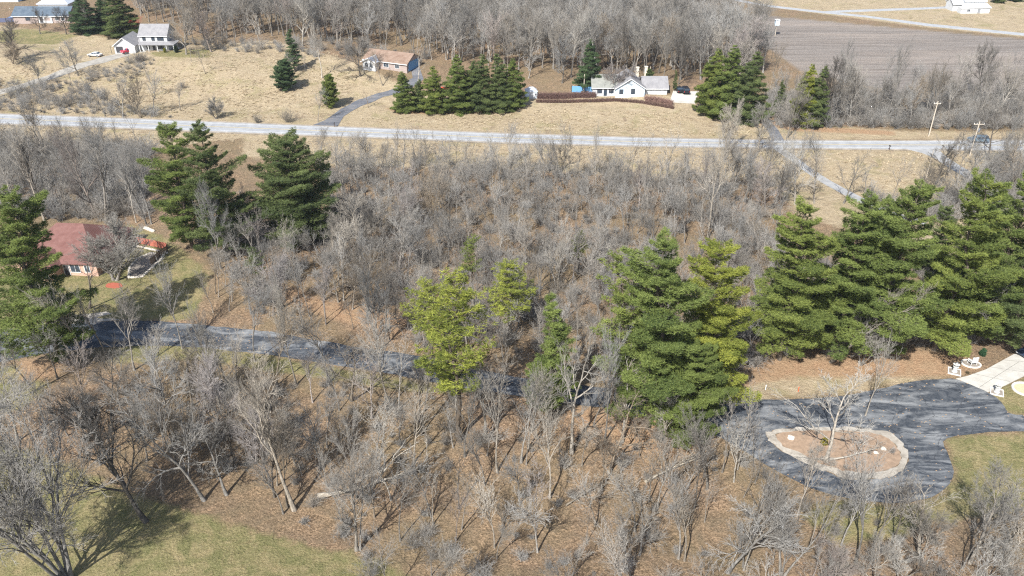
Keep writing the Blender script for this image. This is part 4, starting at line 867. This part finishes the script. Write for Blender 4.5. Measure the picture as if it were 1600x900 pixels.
for x, y in ((.1, .2), (3, .2), (6, .2), (9, .2), (11.4, .2), (11.4, 4), (11.4, 8.2)): MB().box(x - .08, x + .08, y - .08, y + .08, -.5, 2.45).build('post', M['trim'], e)
MB().box(-.2, 11.6, 0, 2, -1, .12).box(9, 11.6, 2, 8.5, -1, .12).build('porch_floor', M['pad'], e)
# white ranch house
e = thing('ranch_house', 'low white ranch house with central gable and two tall pale chimneys on the knoll', 'house', gp(983, 152), 0)
bs = M['blue_siding']
block(e, -10.6, -3.8, 1.2, 9.2, 2.8, 2.5, 'x', ws, M['roof_green']); block(e, -4.0, 4.4, 0, 10, 2.9, 2.7, 'y', bs, rg_); block(e, 4.2, 11.2, 1.4, 8.4, 2.5, 2.3, 'x', ws, rg_)
for a in (-8.6, -5.2): opening(e, 'window', '-y', 1.2, a, 1.6, 1.2, 1.2, M['dark_trim'])
opening(e, 'window', '-y', 0, 1.0, 1.8, 1.0, 1.4, M['dark_trim']); opening(e, 'window', '-y', 0, -2.4, 1.7, 1.0, 1.2, M['dark_trim']); opening(e, 'door', '-y', 1.2, -6.9, 1.1, 1.0, 2.1, None, M['glass'])
opening(e, 'garage_door', '-y', 1.4, 7.6, 1.0, 5.0, 2.0, M['trim'], ws)
chim(e, 3.2, 8.9, 2.6, 6.3); chim(e, 5.5, 7.4, 2.6, 6.9)
# brick house at the left
e = thing('brick_house', 'single-storey brick house with brick-red hipped roof half hidden by the left pine', 'house', gp(112, 430), R(-4))
block(e, -10.0, 5.2, 0, 14.5, 2.8, 4.2, 'x', M['brick'], M['roof_red'], hip=5.5); block(e, -6.2, -1.4, -2.6, 3.5, 2.8, 1.7, 'y', M['brick'], M['roof_red'], hip=2.2)
opening(e, 'window', '-y', 0, 1.1, 1.5, 1.7, 1.5); opening(e, 'window', '-y', 0, 3.4, 1.5, .9, 1.3); opening(e, 'window', '-y', -2.6, -4.6, 1.5, .9, 1.5); opening(e, 'window', '-y', -2.6, -3.0, 1.5, .9, 1.5); opening(e, 'door', '-y', 0, -.6, 1.05, 1.0, 2.1, None, M['dark_trim'])
# tan roofed ranch
e = thing('tan_roofed_house', 'low house with rusty tan roof, white porch gable and blue garage end', 'house', gp(570, 104), R(-24))
block(e, 0, 15.5, 0, 8.5, 2.6, 2.1, 'x', M['brick_pink'], M['roof_tan']); block(e, .8, 5.4, -2.2, 3.5, 2.5, 1.1, 'y', ws, M['roof_white'])
opening(e, 'window', '-y', -2.2, 2.2, 1.4, 1.0, 1.2); opening(e, 'window', '-y', -2.2, 4.0, 1.4, 1.0, 1.2); opening(e, 'window', '-y', 0, 8, 1.4, 1.8, 1.2); opening(e, 'window', '-y', 0, 12, 1.4, 1.4, 1.2)
opening(e, 'garage_door', '+x', 15.5, 4.2, 1.35, 6.2, 2.5, M['blue_door'], M['blue_door'])
# blue roofed ranch top left
e = thing('blue_roofed_house', 'long low house with slate-blue roof and white entrance in the far left corner', 'house', gp(66, 36), 0)
block(e, -10.5, 10.5, 0, 8.5, 2.8, 2.4, 'x', M['brick_pink'], M['roof_slate'])
MB().box(-.8, 4.2, -.3, .1, -.5, 2.7).build('entrance_wall', M['trim'], e)
opening(e, 'door', '-y', -.3, .2, 1.3, 1.2, 2.3, None, M['dark_trim']); opening(e, 'window', '-y', -.3, 2.5, 1.5, 2.2, 1.2, None, M['brick_pink']); opening(e, 'window', '-y', 0, -5, 1.6, 1.5, 1.1, M['dark_trim']); opening(e, 'window', '-y', 0, 6.0, 1.6, 1.2, 1.1); opening(e, 'window', '-y', 0, 8.2, 1.6, 1.2, 1.1)
e = thing('outbuilding', 'small pale-roofed building just behind the blue-roofed house', 'outbuilding', gp(84, 15), 0)
block(e, -6, 6, 0, 8, 2.4, 2.6, 'x', ws, M['roof_pale'], hip=4.5)
e = thing('outbuilding', 'pale building cut by the top left corner of the photograph', 'outbuilding', gp(10, 3), 0)
block(e, -5, 5, 0, 7, 2.6, 2.0, 'x', M['blue_siding'], M['roof_pale'])
# white barn top right
e = thing('white_barn', 'bright white barn with layered roofs beside the far farm road', 'barn', gp(1523, 21), R(3))
wr = M['roof_white']
block(e, -3.5, 5.2, 3.0, 12, 4.6, 3.0, 'x', ws, wr); block(e, -7.4, -2.6, 4.6, 10.5, 3.2, 1.8, 'x', ws, wr)
rb = MB(); rb.slab([(-6.6, -.4, 2.3), (6.6, -.4, 2.3), (5.8, 3.1, 3.7), (-4.6, 3.1, 3.7)], .15); rb.build('lean_to_roof', wr, e); MB().box(-6.2, 6.2, 0, 3, -1, 2.3).build('lean_to_wall', ws, e)
opening(e, 'door', '-y', 0, 1.5, 1.0, 1.2, 2.0, None, M['metal_grey']); opening(e, 'window', '-y', 0, -3, 1.2, 1.2, .9)
# shed
e = thing('garden_shed', 'small white shed at the left end of the brown ranch hedge', 'shed', gp(831, 154), R(8))
block(e, -1.6, 1.6, 0, 2.8, 2.1, .9, 'x', M['blue_siding'], M['roof_pale'], .15, hip=1.2); opening(e, 'door', '-y', 0, 0, 1.0, 1.3, 1.9, M['trim'], M['white_siding']); opening(e, 'window', '-y', 0, 1.15, 1.2, .4, .6, M['trim'])
# play structure
e = thing('play_tower', 'red-roofed wooden play tower in the gap of the far evergreen row', 'play tower', gp(697, 166), 0)
for x in (-.9, .9):
    for y in (0, 1.8): MB().box(x - .08, x + .08, y - .08, y + .08, -.3, 4.4).build('post', M['wood'], e)
MB().box(-1, 1, -.1, 1.9, 1.9, 2.05).build('deck', M['wood'], e)
rb = MB(); rb.slab([(-1.3, -.4, 4.1), (1.3, -.4, 4.1), (1.3, .9, 5.4), (-1.3, .9, 5.4)], .12); rb.slab([(1.3, 2.2, 4.1), (-1.3, 2.2, 4.1), (-1.3, .9, 5.4), (1.3, .9, 5.4)], .12); rb.build('roof', simple('red_canvas', (.62, .06, .04), .7, .1, 2), e)
rb = MB(); rb.slab([(-.5, -.1, 2.0), (-.5, -3.0, .3), (.4, -3.0, .3), (.4, -.1, 2.0)][::-1], .1); rb.build('slide', simple('red_plastic', (.65, .05, .035), .4, .05, 2), e)

# ------------------------------------------------------------------ vehicles
M['tail'] = simple('tail_light', (.45, .02, .02), .3, .1, 2); M['lamp'] = simple('head_light', (.8, .8, .78), .15, .05, 2)
def car(label, cat, name, p, rz, col, kind='suv', group=None, L=4.7):
    paint = simple('car_paint', col, .28, .06, 1, .1, .6); e = thing(name, label, cat, p, rz, group); W = .92; k = L / 4.7
    prof = {'suv': [(-2.3, .45), (-2.34, .95), (-2.2, 1.1), (2.28, 1.1), (2.34, .9), (2.3, .4)], 'sedan': [(-2.3, .4), (-2.34, .72), (-1.5, .92), (1.5, .95), (2.3, .88), (2.32, .4)], 'pickup': [(-2.5, .5), (-2.52, .95), (-2.3, 1.08), (2.6, 1.08), (2.62, .5)]}[kind]
    gh = {'suv': [(-1.15, 1.08), (-.75, 1.75), (2.05, 1.75), (2.25, 1.08)], 'sedan': [(-1.1, .92), (-.45, 1.4), (.95, 1.4), (1.65, .93)], 'pickup': [(-1.2, 1.06), (-.75, 1.7), (.45, 1.7), (.65, 1.06)]}[kind]
    mb = MB(); n = len(prof); V = []
    for y, s_ in ((-W, 1), (-W * .96, 0), (W * .96, 0), (W, 1)): pass
    mb.poly([(x * k, y, z) for y in (-W, W) for x, z in prof], [tuple(range(n)), tuple(range(2 * n - 1, n - 1, -1))] + [((i + 1) % n, i, i + n, (i + 1) % n + n) for i in range(n)])
    m4 = len(gh); mb.poly([(x * k, y * (W - .02 - .16 * (z > 1.25)), z) for y in (-1, 1) for x, z in gh], [tuple(range(m4)), tuple(range(2 * m4 - 1, m4 - 1, -1))] + [((i + 1) % m4, i, i + m4, (i + 1) % m4 + m4) for i in range(m4)])
    if kind == 'pickup': mb.box(.8 * k, 2.5 * k, -.75, .75, .9, 1.085)
    mb.build('body', paint, e, bevel=.06)
    gb = MB(); zt, zb = gh[1][1] - .08, gh[0][1] + .06
    for s_ in (-1, 1):
        nwin = 3 if kind == 'suv' else 2; xa, xb = gh[0][0] + .32, gh[-1][0] - .18
        for j in range(nwin):
            a0 = xa + (xb - xa) * j / nwin + .05; a1 = xa + (xb - xa) * (j + 1) / nwin - .05; sl_ = (.22 if j == 0 else 0); sr_ = (.14 if j == nwin - 1 else 0)
            q = [(a0, W - .0, zb), (a1, W - .0, zb), (a1 - sr_, W - .14, zt), (a0 + sl_, W - .14, zt)]; q2 = [(x * k, s_ * (y + .012), z) for x, y, z in q]
            wn = MB(); wn.poly(q2 + [(x, y - s_ * .03, z) for x, y, z in q2], [(0, 1, 2, 3) if s_ < 0 else (3, 2, 1, 0), (0, 4, 5, 1), (1, 5, 6, 2), (2, 6, 7, 3), (3, 7, 4, 0)]); wn.build('side_window', M['glass'], e)
    for (xa, za), (xb, zb_), nm in ((gh[0], gh[1], 'windscreen'), (gh[-1], gh[-2], 'rear_window')):
        d = -.02 if nm == 'windscreen' else .02; ws_ = MB(); a = (xa + (xb - xa) * .12, za + (zb_ - za) * .12); b_ = (xa + (xb - xa) * .88, za + (zb_ - za) * .88)
        ws_.poly([((a[0] + d) * k, -.74, a[1] + .01), ((a[0] + d) * k, .74, a[1] + .01), ((b_[0] + d) * k, .64, b_[1] + .01), ((b_[0] + d) * k, -.64, b_[1] + .01)], [(0, 1, 2, 3)]).build(nm, M['glass'], e)
    for x in (-1.45, 1.45):
        for s_ in (-1, 1):
            t_ = MB().cyl((x * k, s_ * .72, .36), (x * k, s_ * .95, .36), .36, n=18).build('wheel', M['rubber'], e); MB().cyl((x * k, s_ * .94, .36), (x * k, s_ * .965, .36), .21, n=12).build('rim', M['metal_grey'], t_)
    hz = prof[1][1] - .14
    for s_ in (-1, 1):
        MB().box(prof[1][0] * k - .03, prof[1][0] * k + .1, s_ * .72 - .14, s_ * .72 + .14, hz - .08, hz + .08).build('headlight', M['lamp'], e); MB().box(prof[-2][0] * k - .06, prof[-2][0] * k + .04, s_ * .78 - .09, s_ * .78 + .09, hz - .1, hz + .12).build('tail_light', M['tail'], e)
    if kind == 'suv':
        for s_ in (-1, 1): MB().box(-.6 * k, 1.9 * k, s_ * .6 - .02, s_ * .6 + .02, 1.77, 1.82).build('roof_rail', M['dark_trim'], e)
    return e
p = gp(1527, 222.5); car('dark blue-grey sport utility car driving left on the highway', 'car', 'parked_car', p + Vector((0, 0, .11)), R(-1), (.13, .18, .22), 'suv', L=5.0).name = 'driving_car'
car('red pickup parked in front of the two-storey house garage', 'pickup', 'pickup_truck', gp(201, 83) + Vector((0, 0, .08)), R(50), (.42, .03, .06), 'pickup', L=4.4)
car('white car parked on the grass beside the gravel drive', 'car', 'parked_car', gp(149, 88), R(-12), (.62, .61, .56), 'sedan')
car('black sport utility car parked on the ranch pad, right one', 'car', 'parked_car', gp(1070, 144.5) + Vector((0, 0, .08)), R(-86), (.012, .013, .018), 'suv')
car('black car parked under the ivy-green column, left of the other black car', 'car', 'parked_car', gp(1060, 142.5), R(-80), (.015, .018, .022), 'sedan')
car('blue car parked at the left end of the blue-roofed house', 'car', 'parked_car', gp(18, 32), R(4), (.03, .12, .30), 'sedan')
car('dark car cut by the right edge beside the concrete driveway', 'car', 'parked_car', gp(1609, 553), R(25), (.03, .045, .075), 'sedan')

# ------------------------------------------------------------------ fences, walls, hedges, poles
def fence_line(name, label, pts_px, ht, board, post, step, thick=.04, gap=0.0, base=.05):
    P_ = [gp(*q) for q in pts_px]; o = P_[0]; e = thing(name, label, 'fence', o)
    for a, b in zip(P_[:-1], P_[1:]):
        n = max(1, round((b - a).length / step))
        for i in range(n):
            p, q = a.lerp(b, i / n), a.lerp(b, (i + 1) / n); p.z = float(H(p.x, p.y)); q.z = float(H(q.x, q.y)); d = (q - p).normalized(); s_ = Vector((-d.y, d.x, 0)) * thick / 2
            m = MB(); nb = 3 if gap else 1; hh = (ht - base - gap * (nb - 1)) / nb
            for k in range(nb):
                z0 = base + k * (hh + gap); c = [p - s_, q - s_, q + s_, p + s_]; m.poly([tuple(v - o + Vector((0, 0, z0))) for v in c] + [tuple(v - o + Vector((0, 0, z0 + hh))) for v in c], [(3, 2, 1, 0), (4, 5, 6, 7), (0, 1, 5, 4), (1, 2, 6, 5), (2, 3, 7, 6), (3, 0, 4, 7)])
            m.build('fence_panel', board, e); r_ = p - o; MB().box(r_.x - .07, r_.x + .07, r_.y - .1, r_.y + .04, r_.z - .3, r_.z + ht + .12).build('post', post, e)
    return e
fence_line('yard_fence', 'orange-red board fence with dark posts behind the brick house yard', [(186, 378), (220, 381), (262, 390)], 1.45, M['orange_fence'], M['dark_wood'], 2.1)
fence_line('yard_fence', 'brown wooden fence running down from the end of the orange fence', [(262, 393), (250, 402), (236, 414)], 1.3, M['wood'], M['dark_wood'], 1.6, gap=.06)
fence_line('pool_fence', 'blue screen fence behind the left end of the white ranch house', [(893, 144), (910, 145), (928, 146)], 1.9, M['blue_door'], M['dark_trim'], 2.4)
fence_line('yard_fence', 'dark low fence left of the blue-roofed house', [(-20, 35), (10, 35), (28, 34)], 1.6, simple('slate_paint', (.09, .10, .16), .7, .2, 2), M['dark_trim'], 2.4)
def stones(name, label, pts_px, n, r, cat, closed=False):
    P_ = [gp(*q) for q in pts_px]; P_ = P_ + [P_[0]] if closed else P_; o = P_[0]; rr = random.Random(len(label)); L = [0]
    for a, b in zip(P_[:-1], P_[1:]): L.append(L[-1] + (b - a).length)
    m = MB()
    for i in range(n):
        d = (i + .5) / n * L[-1]; j = max(k for k in range(len(P_) - 1) if L[k] <= d); q = P_[j].lerp(P_[j + 1], (d - L[j]) / max(L[j + 1] - L[j], 1e-6)); rz_ = [r * rr.uniform(.7, 1.2) for _ in range(8)]; c = q - o; zb = float(H(q.x, q.y)) - o.z
        m.poly([(c.x + rz_[k] * math.cos(k * .785) * s2, c.y + rz_[k] * math.sin(k * .785) * s2, zb + z * r) for z, s2 in ((-.3, 1), (.5, 1), (.95, .6)) for k in range(8)], [(k, (k + 1) % 8, (k + 1) % 8 + 8, k + 8) for k in range(8)] + [(k + 8, (k + 1) % 8 + 8, (k + 1) % 8 + 16, k + 16) for k in range(8)] + [tuple(range(16, 24))])
    return tag(m.build(name, M['pale_stone'], None, o), label, cat)
stones('stone_edging', 'pale stone retaining edge running below the orange-red fence', [(186, 383), (220, 386), (262, 396)], 40, .26, 'stone edging')
stones('stone_edging', 'pale stone border round the brown planting bed by the brick house', [(201, 434), (203, 418), (216, 404), (235, 396), (256, 399), (250, 408), (236, 420), (222, 433)], 60, .28, 'stone edging', True)
sheet('planting_bed', wp([(202, 433), (204, 418), (217, 405), (235, 397), (255, 400), (249, 408), (235, 420), (222, 432)]), None, .06, M['soil'], 1.0)
sheet('red_mulch', smooth_poly(wp([(165, 444), (180, 441), (192, 444), (190, 449), (176, 451), (165, 449)]), 1), None, .05, M['red_mulch'], .8, jit=.12)
sheet('gravel_strip', wp([(60, 508), (95, 500), (118, 493), (165, 487), (175, 490), (150, 497), (200, 499), (150, 504)]), None, .05, M['gravel'], 1.2, jit=.2)
def hedge(label, pts_px, ht, wd, n, col, seed):
    P_ = [gp(*q) for q in pts_px]; o = P_[0]; rg = np.random.default_rng(seed); L = [0]
    for a, b in zip(P_[:-1], P_[1:]): L.append(L[-1] + (b - a).length)
    st_ = []
    for i in range(n):
        d = rg.uniform(0, L[-1]); j = max(k for k in range(len(P_) - 1) if L[k] <= d); q = P_[j].lerp(P_[j + 1], (d - L[j]) / (L[j + 1] - L[j])) - o; q = np.array([q.x + rg.normal(0, .1), q.y + rg.uniform(-wd, wd) / 2, q.z]); dd = nrm(np.array([rg.normal(0, .35), rg.normal(0, .3), 1])); h_ = ht * rg.uniform(.7, 1.1); q[2] += rg.uniform(0, .4) * ht * (rg.random() < .6); h_ = min(h_, ht * 1.1 - (0))
        st_.append((np.array([q, q + dd * h_ * .5, q + nrm(dd + rg.normal(0, .3, 3)) * h_ * .9]), np.array([.028, .022, .012])))
    V, Q = tubes([(np.array([s_[0] for s_ in st_]), np.array([s_[1] for s_ in st_]), 3)]); ob = link('hedge', np_mesh('hedge', V, Q, M['twig']), None, o); ob.color = (*col, 1)
    return tag(ob, label, 'hedge')
hedge('long low leafless brown hedge curving below the white ranch house', [(838, 160), (900, 160), (960, 158), (1000, 161), (1030, 166), (1052, 170)], .95, .8, 5200, (.55, .36, .32), 1)
hedge('reddish leafless hedge behind the low brown hedge, left of the ranch house', [(840, 154), (880, 154), (930, 152)], 1.7, 1.0, 3200, (.95, .62, .60), 2)
hedge('mauve leafless hedge in front of the ranch garage block', [(1008, 157), (1030, 160), (1050, 165)], 1.5, 1.0, 1800, (.95, .66, .62), 3)
def pole(label, base, top_y, r, cross=0, box=False, name='utility_pole', cat='utility pole', mat=None, transformer=False):
    p = gp(*base); h = height_to(p, top_y); e = thing(name, label, cat, p); MB().cyl((0, 0, -.5), (0, 0, h), r, r * .7).build('pole', mat or M['polewood'], e)
    if cross:
        a = MB().box(-cross, cross, -.06, .06, h - .75, h - .6).build('crossarm', M['polewood'], e)
        for x in (-cross * .9, -cross * .4, cross * .9): MB().cyl((x, 0, h - .6), (x, 0, h - .35), .07, .04, 8).build('insulator', M['trim'], a)
    if transformer: MB().cyl((.3, -.2, h - 2.6), (.3, -.2, h - 1.7), .24, n=12).build('transformer', M['metal_grey'], e)
    if box:
        b_ = MB().box(-.75, .75, -.75, .75, h - 2.4, h - .5).build('cabin', M['blue_siding'], e); MB().box(-.9, .9, -.9, .9, h - .5, h - .35).build('cabin_roof', M['trim'], b_)
    return e
pole('pale utility pole by the far highway verge, leaning slightly right in view', (1451, 213), 158, .17, .9)
pole('utility pole with crossarm and transformer beside the dark car on the highway', (1515, 244), 190, .17, 1.3, transformer=True)
pole('pale wooden pole in front of the blue screen fence at the ranch', (912, 146), 116, .15)
pole('thin pale pole behind the ranch house chimneys', (1014, 134), 104, .12)
pole('pale blue box blind on a post at the edge of the ploughed field', (1211, 56), 29, .16, box=True, name='raised_blind', cat='raised blind')
pole('thin wire pole in the grass gap above the right-hand pines', (1441, 300), 235, .07, name='thin_pole', cat='pole')
pole('dark yard light post beside the white car by the gravel drive', (175, 84), 70, .07, name='yard_lamp', cat='lamp post', mat=M['dark_trim'])
def mailbox(label, px):
    e = thing('mailbox', label, 'mailbox', gp(*px), 0, 'mailboxes along the highway'); MB().box(-.06, .06, -.06, .06, -.3, 1.1).build('post', M['dark_wood'], e)
    m = MB(); an = [math.pi * k / 6 for k in range(7)]; pr_ = [(-.16, 0)] + [(-.16 * math.cos(a), .12 + .14 * math.sin(a)) for a in an] + [(.16, 0)]; n = len(pr_)
    m.poly([(x, y, 1.1 + z) for y in (-.3, .3) for x, z in pr_], [tuple(range(n)), tuple(range(2 * n - 1, n - 1, -1))] + [((i + 1) % n, i, i + n, (i + 1) % n + n) for i in range(n)]); m.build('box', M['dark_trim'], e)
mailbox('dark mailbox at the mouth of the farm lane on the highway verge', (1472, 235)); mailbox('dark mailbox on the near verge left of the farm lane mouth', (1389, 235)); mailbox('dark mailbox on the near verge beside the lower lane', (1190, 232)); mailbox('dark mailbox beside the far blacktop drive entrance', (523, 199))

# ------------------------------------------------------------------ yard ornaments at the concrete driveway
def ring(e, name, pts, wd, ht, mat):
    n = len(pts); c = Vector((sum(p[0] for p in pts) / n, sum(p[1] for p in pts) / n)); m = MB(); V = []
    for z in (-.2, ht):
        for p in pts: V.append((p[0], p[1], z))
        for p in pts:
            d = Vector(p) - c; q = c + d * (1 - wd / d.length); V.append((q.x, q.y, z))
    F_ = [(i, (i + 1) % n, 2 * n + (i + 1) % n, 2 * n + i) for i in range(n)] + [((i + 1) % n + n, i + n, 3 * n + i, 3 * n + (i + 1) % n) for i in range(n)] + [(2 * n + i, 2 * n + (i + 1) % n, 3 * n + (i + 1) % n, 3 * n + i) for i in range(n)]
    m.poly(V, F_); return m.build(name, mat, e)
def square(k, rot=0): return [(k * math.cos(rot + i * math.pi / 2), k * math.sin(rot + i * math.pi / 2)) for i in range(4)]
def oval(a, b, n=24, rot=0): return [(a * math.cos(t) * math.cos(rot) - b * math.sin(t) * math.sin(rot), a * math.cos(t) * math.sin(rot) + b * math.sin(t) * math.cos(rot)) for t in [2 * math.pi * i / n for i in range(n)]]
def pedestal(label1, label2, px, rot):
    e = thing('bed_border', label2, 'bed border', gp(*px)); ring(e, 'border', square(1.3, rot), .2, .16, M['white_block']); pts_ = square(1.1, rot); MB().poly([(x, y, .05) for x, y in pts_], [(0, 1, 2, 3)]).build('soil', M['soil'], e)
    e = thing('pedestal_urn', label1, 'pedestal', gp(*px) + Vector((0, 0, .06)))
    MB().lathe([(.42, -.1), (.42, .1), (.34, .14), (.31, .85), (.42, .92), (.42, 1.0), (0, 1.0)], 12).build('pedestal', simple('grey_stone', (.46, .46, .44), .9, .2, 5), e)
    u = MB().lathe([(.15, 1.0), (.12, 1.1), (.42, 1.32), (.50, 1.36), (.44, 1.36), (.1, 1.22)], 16).build('urn', M['white_block'], e); MB().lathe([(.08, 1.2), (.13, 1.45), (.09, 1.6), (.11, 1.72), (.06, 1.86), (0, 1.88)], 10).build('finial', M['white_block'], e)
pedestal('grey stone pedestal with white urn left of the concrete driveway mouth', 'white square block border round the pedestal left of the driveway mouth', (1491, 581), .35)
pedestal('grey stone pedestal with white urn on the lawn side of the driveway mouth', 'white square block border round the pedestal on the lawn side', (1557, 613), .35)
e = thing('bed_border', 'white oval block border under the white slatted chair', 'bed border', gp(1517, 569)); ring(e, 'border', oval(1.5, 1.15, 24, -.2), .24, .16, M['white_block']); MB().poly([(x, y, .05) for x, y in oval(1.3, .95, 24, -.2)], [tuple(range(24))]).build('soil', M['soil'], e)
e = thing('bed_border', 'white ring border round the sandy bed at the right edge of the lawn', 'bed border', gp(1603, 609)); ring(e, 'border', oval(2.0, 1.8, 28), .3, .18, M['white_block']); MB().poly([(x, y, .06) for x, y in oval(1.75, 1.55, 24)], [tuple(range(24))]).build('soil', simple('sandy_soil', (.5, .38, .24), .9, .3, 3), e)
e = thing('garden_chair', 'white slatted garden chair standing inside the white oval border', 'garden chair', gp(1518, 569) + Vector((0, 0, .05)), R(192)); e.scale = (1.15, 1.15, 1.35)
wt = M['trim']
for i in range(5): MB().box(-.44 + i * .19, -.32 + i * .19, .36, .40, .35, 1.12).build('back_slat', wt, e)
MB().box(-.46, .46, .40, .44, .95, 1.03).box(-.46, .46, .40, .44, .45, .53).build('back_rail', wt, e)
m = MB(); [m.box(-.44, .44, -.3 + j * .14, -.19 + j * .14, .36, .40) for j in range(5)]; m.build('seat', wt, e)
for x in (-.46, .40): MB().box(x - .04, x + .10, -.36, .42, .60, .64).build('armrest', wt, e)
for x in (-.44, .42):
    for y in (-.3, .36): MB().box(x - .03, x + .03, y - .03, y + .03, -.05, .62).build('leg', wt, e)
def evergreen_bush(label, px, h, col, name='evergreen_bush'):
    src = PINE['ball'][0]; p = gp(*px); e = put_tree(src, name, p, h, rnd.uniform(0, 6), col, label, 'bush', None, 1.3)
evergreen_bush('teal-green rounded bush beyond the white garden chair', (1535, 556), 1.4, (.5, .9, 1.2)); evergreen_bush('small yellow-green bush on the driveway island', (1287, 695), 1.3, (2.2, 1.5, .6)); evergreen_bush('yellow-green bush at the right corner of the two-storey house porch', (258, 82), 1.5, (2.4, 1.9, .7)); evergreen_bush('dark rounded bush next to the yellow-green one by the two-storey house', (276, 82), 2.2, (.4, .45, .5))
def bush(label, px, k, col, v=0):
    o = link('leafless_bush', SHRUB[v], None, gp(*px)); o.scale = (k, k, k); o.color = (*col, 1); o.rotation_euler = (0, 0, rnd.uniform(0, 6)); tag(o, label, 'bush')
bush('small brown bush beside the concrete driveway edge', (1511, 584), .35, (.45, .40, .25), 2); bush('small reddish bush behind the far dark evergreens', (211, 44), 1.3, (2.0, .42, .36), 1)
bush('brown bush at the driveway end beside the dark car', (1570, 545), .7, (.6, .45, .35), 0); bush('grey leafless bush on the hillside right of the highway clump', (402, 192), .9, (.8, .75, .65), 0); bush('round grey leafless bush left of the far blacktop drive entrance', (450, 191), 1.0, (1, .95, .85), 1); bush('dark leafless bush on the hillside below the two-storey house', (218, 97), .8, (.6, .5, .5), 0); bush('lone leafless bush in the middle of the hillside', (287, 138), .7, (.75, .65, .55), 0)
def marker(label, px, h, col): 
    e = thing('marker_post', label, 'marker post', gp(*px)); MB().cyl((0, 0, -.1), (0, 0, h), .06, .05, 8).build('post', simple('marker_paint', col, .6, .1, 2), e); MB().cyl((0, 0, h), (0, 0, h + .12), .09, .02, 8).build('cap', simple('marker_cap', col, .6, .1, 2), e)
marker('orange-red marker post on the grass above the blacktop', (1247, 612), .8, (.55, .10, .03)); marker('white marker post on the grass near the central pines', (1196, 609), .8, (.8, .8, .8))
def boulder(label, px, r, sq=.6):
    rg = np.random.default_rng(px[0]); m = MB(); m.lathe([(r * .7, -.1), (r, r * .2), (r * .8, r * sq), (r * .35, r * sq * 1.25), (0, r * sq * 1.3)], 10); V = [tuple(np.array(v) * (1 + rg.normal(0, .08))) for v in m.v]; m.v = V
    tag(m.build('boulder', M['pale_stone'], None, gp(*px)), label, 'boulder')
boulder('pale boulder at the left end of the driveway island', (1236, 685), .5); boulder('pale boulder at the sunny right end of the driveway island', (1380, 702), .4); boulder('grey boulder in the middle of the driveway island', (1368, 708), .35)
# fallen trees
def fallen(label, a, b, key, col, k=1.0, name='fallen_tree', vi=0, roll=0, lift=.25):
    p, q = gp(*a), gp(*b); d = q - p; L = d.length; h0, tr, cr = BARE[key][vi]; e = thing(name, label, 'fallen tree', (p.x, p.y, p.z + lift)); e.rotation_mode = 'QUATERNION'
    e.rotation_quaternion = d.normalized().to_track_quat('Z', 'Y') @ Matrix.Rotation(roll, 3, 'Z').to_quaternion(); s_ = L / h0; e.scale = (s_ * k, s_ * k, s_)
    for nm, me_ in (('trunk', tr), ('crown', cr)): o = link(nm, me_, e); o.color = (*col, 1)
fallen('long pale fallen log lying across the leaf litter', (496, 779), (706, 738), 'dead', (1.7, 1.65, 1.55), .9, vi=0, lift=.4)
fallen('fallen pale forked branch propped in the leaf litter', (1008, 756), (1140, 718), 'dead', (1.7, 1.6, 1.4), .8, vi=1, lift=.4)
fallen('fallen grey tree with bushy branches left of the forked branch', (884, 792), (985, 742), 'crooked', (1.2, 1.15, 1.05), .7, vi=0)
fallen('fallen white limb sprawled across the driveway island', (1294, 722), (1392, 708), 'dead', (1.5, 1.48, 1.42), .9, vi=0, lift=.5)
fallen('white limb lying left across the edge of the driveway island', (1300, 722), (1236, 715), 'dead', (1.5, 1.48, 1.42), .7, vi=1, lift=.5)
stones('firewood_pile', 'pale heap of cut logs on the lawn beyond the orange-red fence', [(226, 356), (240, 362)], 9, .4, 'log pile')

# ------------------------------------------------------------------ the air
hz = MB().box(-6200, 6200, -3200, 8200, -6, 90); m = bpy.data.materials.new('air'); m.use_nodes = True; t = m.node_tree; t.nodes.remove(t.nodes['Principled BSDF'])
pv = t.nodes.new('ShaderNodeVolumePrincipled'); pv.inputs['Color'].default_value = (.86, .92, 1, 1); pv.inputs['Density'].default_value = .00009; pv.inputs['Anisotropy'].default_value = .2; t.links.new(pv.outputs[0], t.nodes['Material Output'].inputs['Volume'])
tag(hz.build('haze', m), 'thin pale air over the whole valley', 'haze', None, 'stuff')
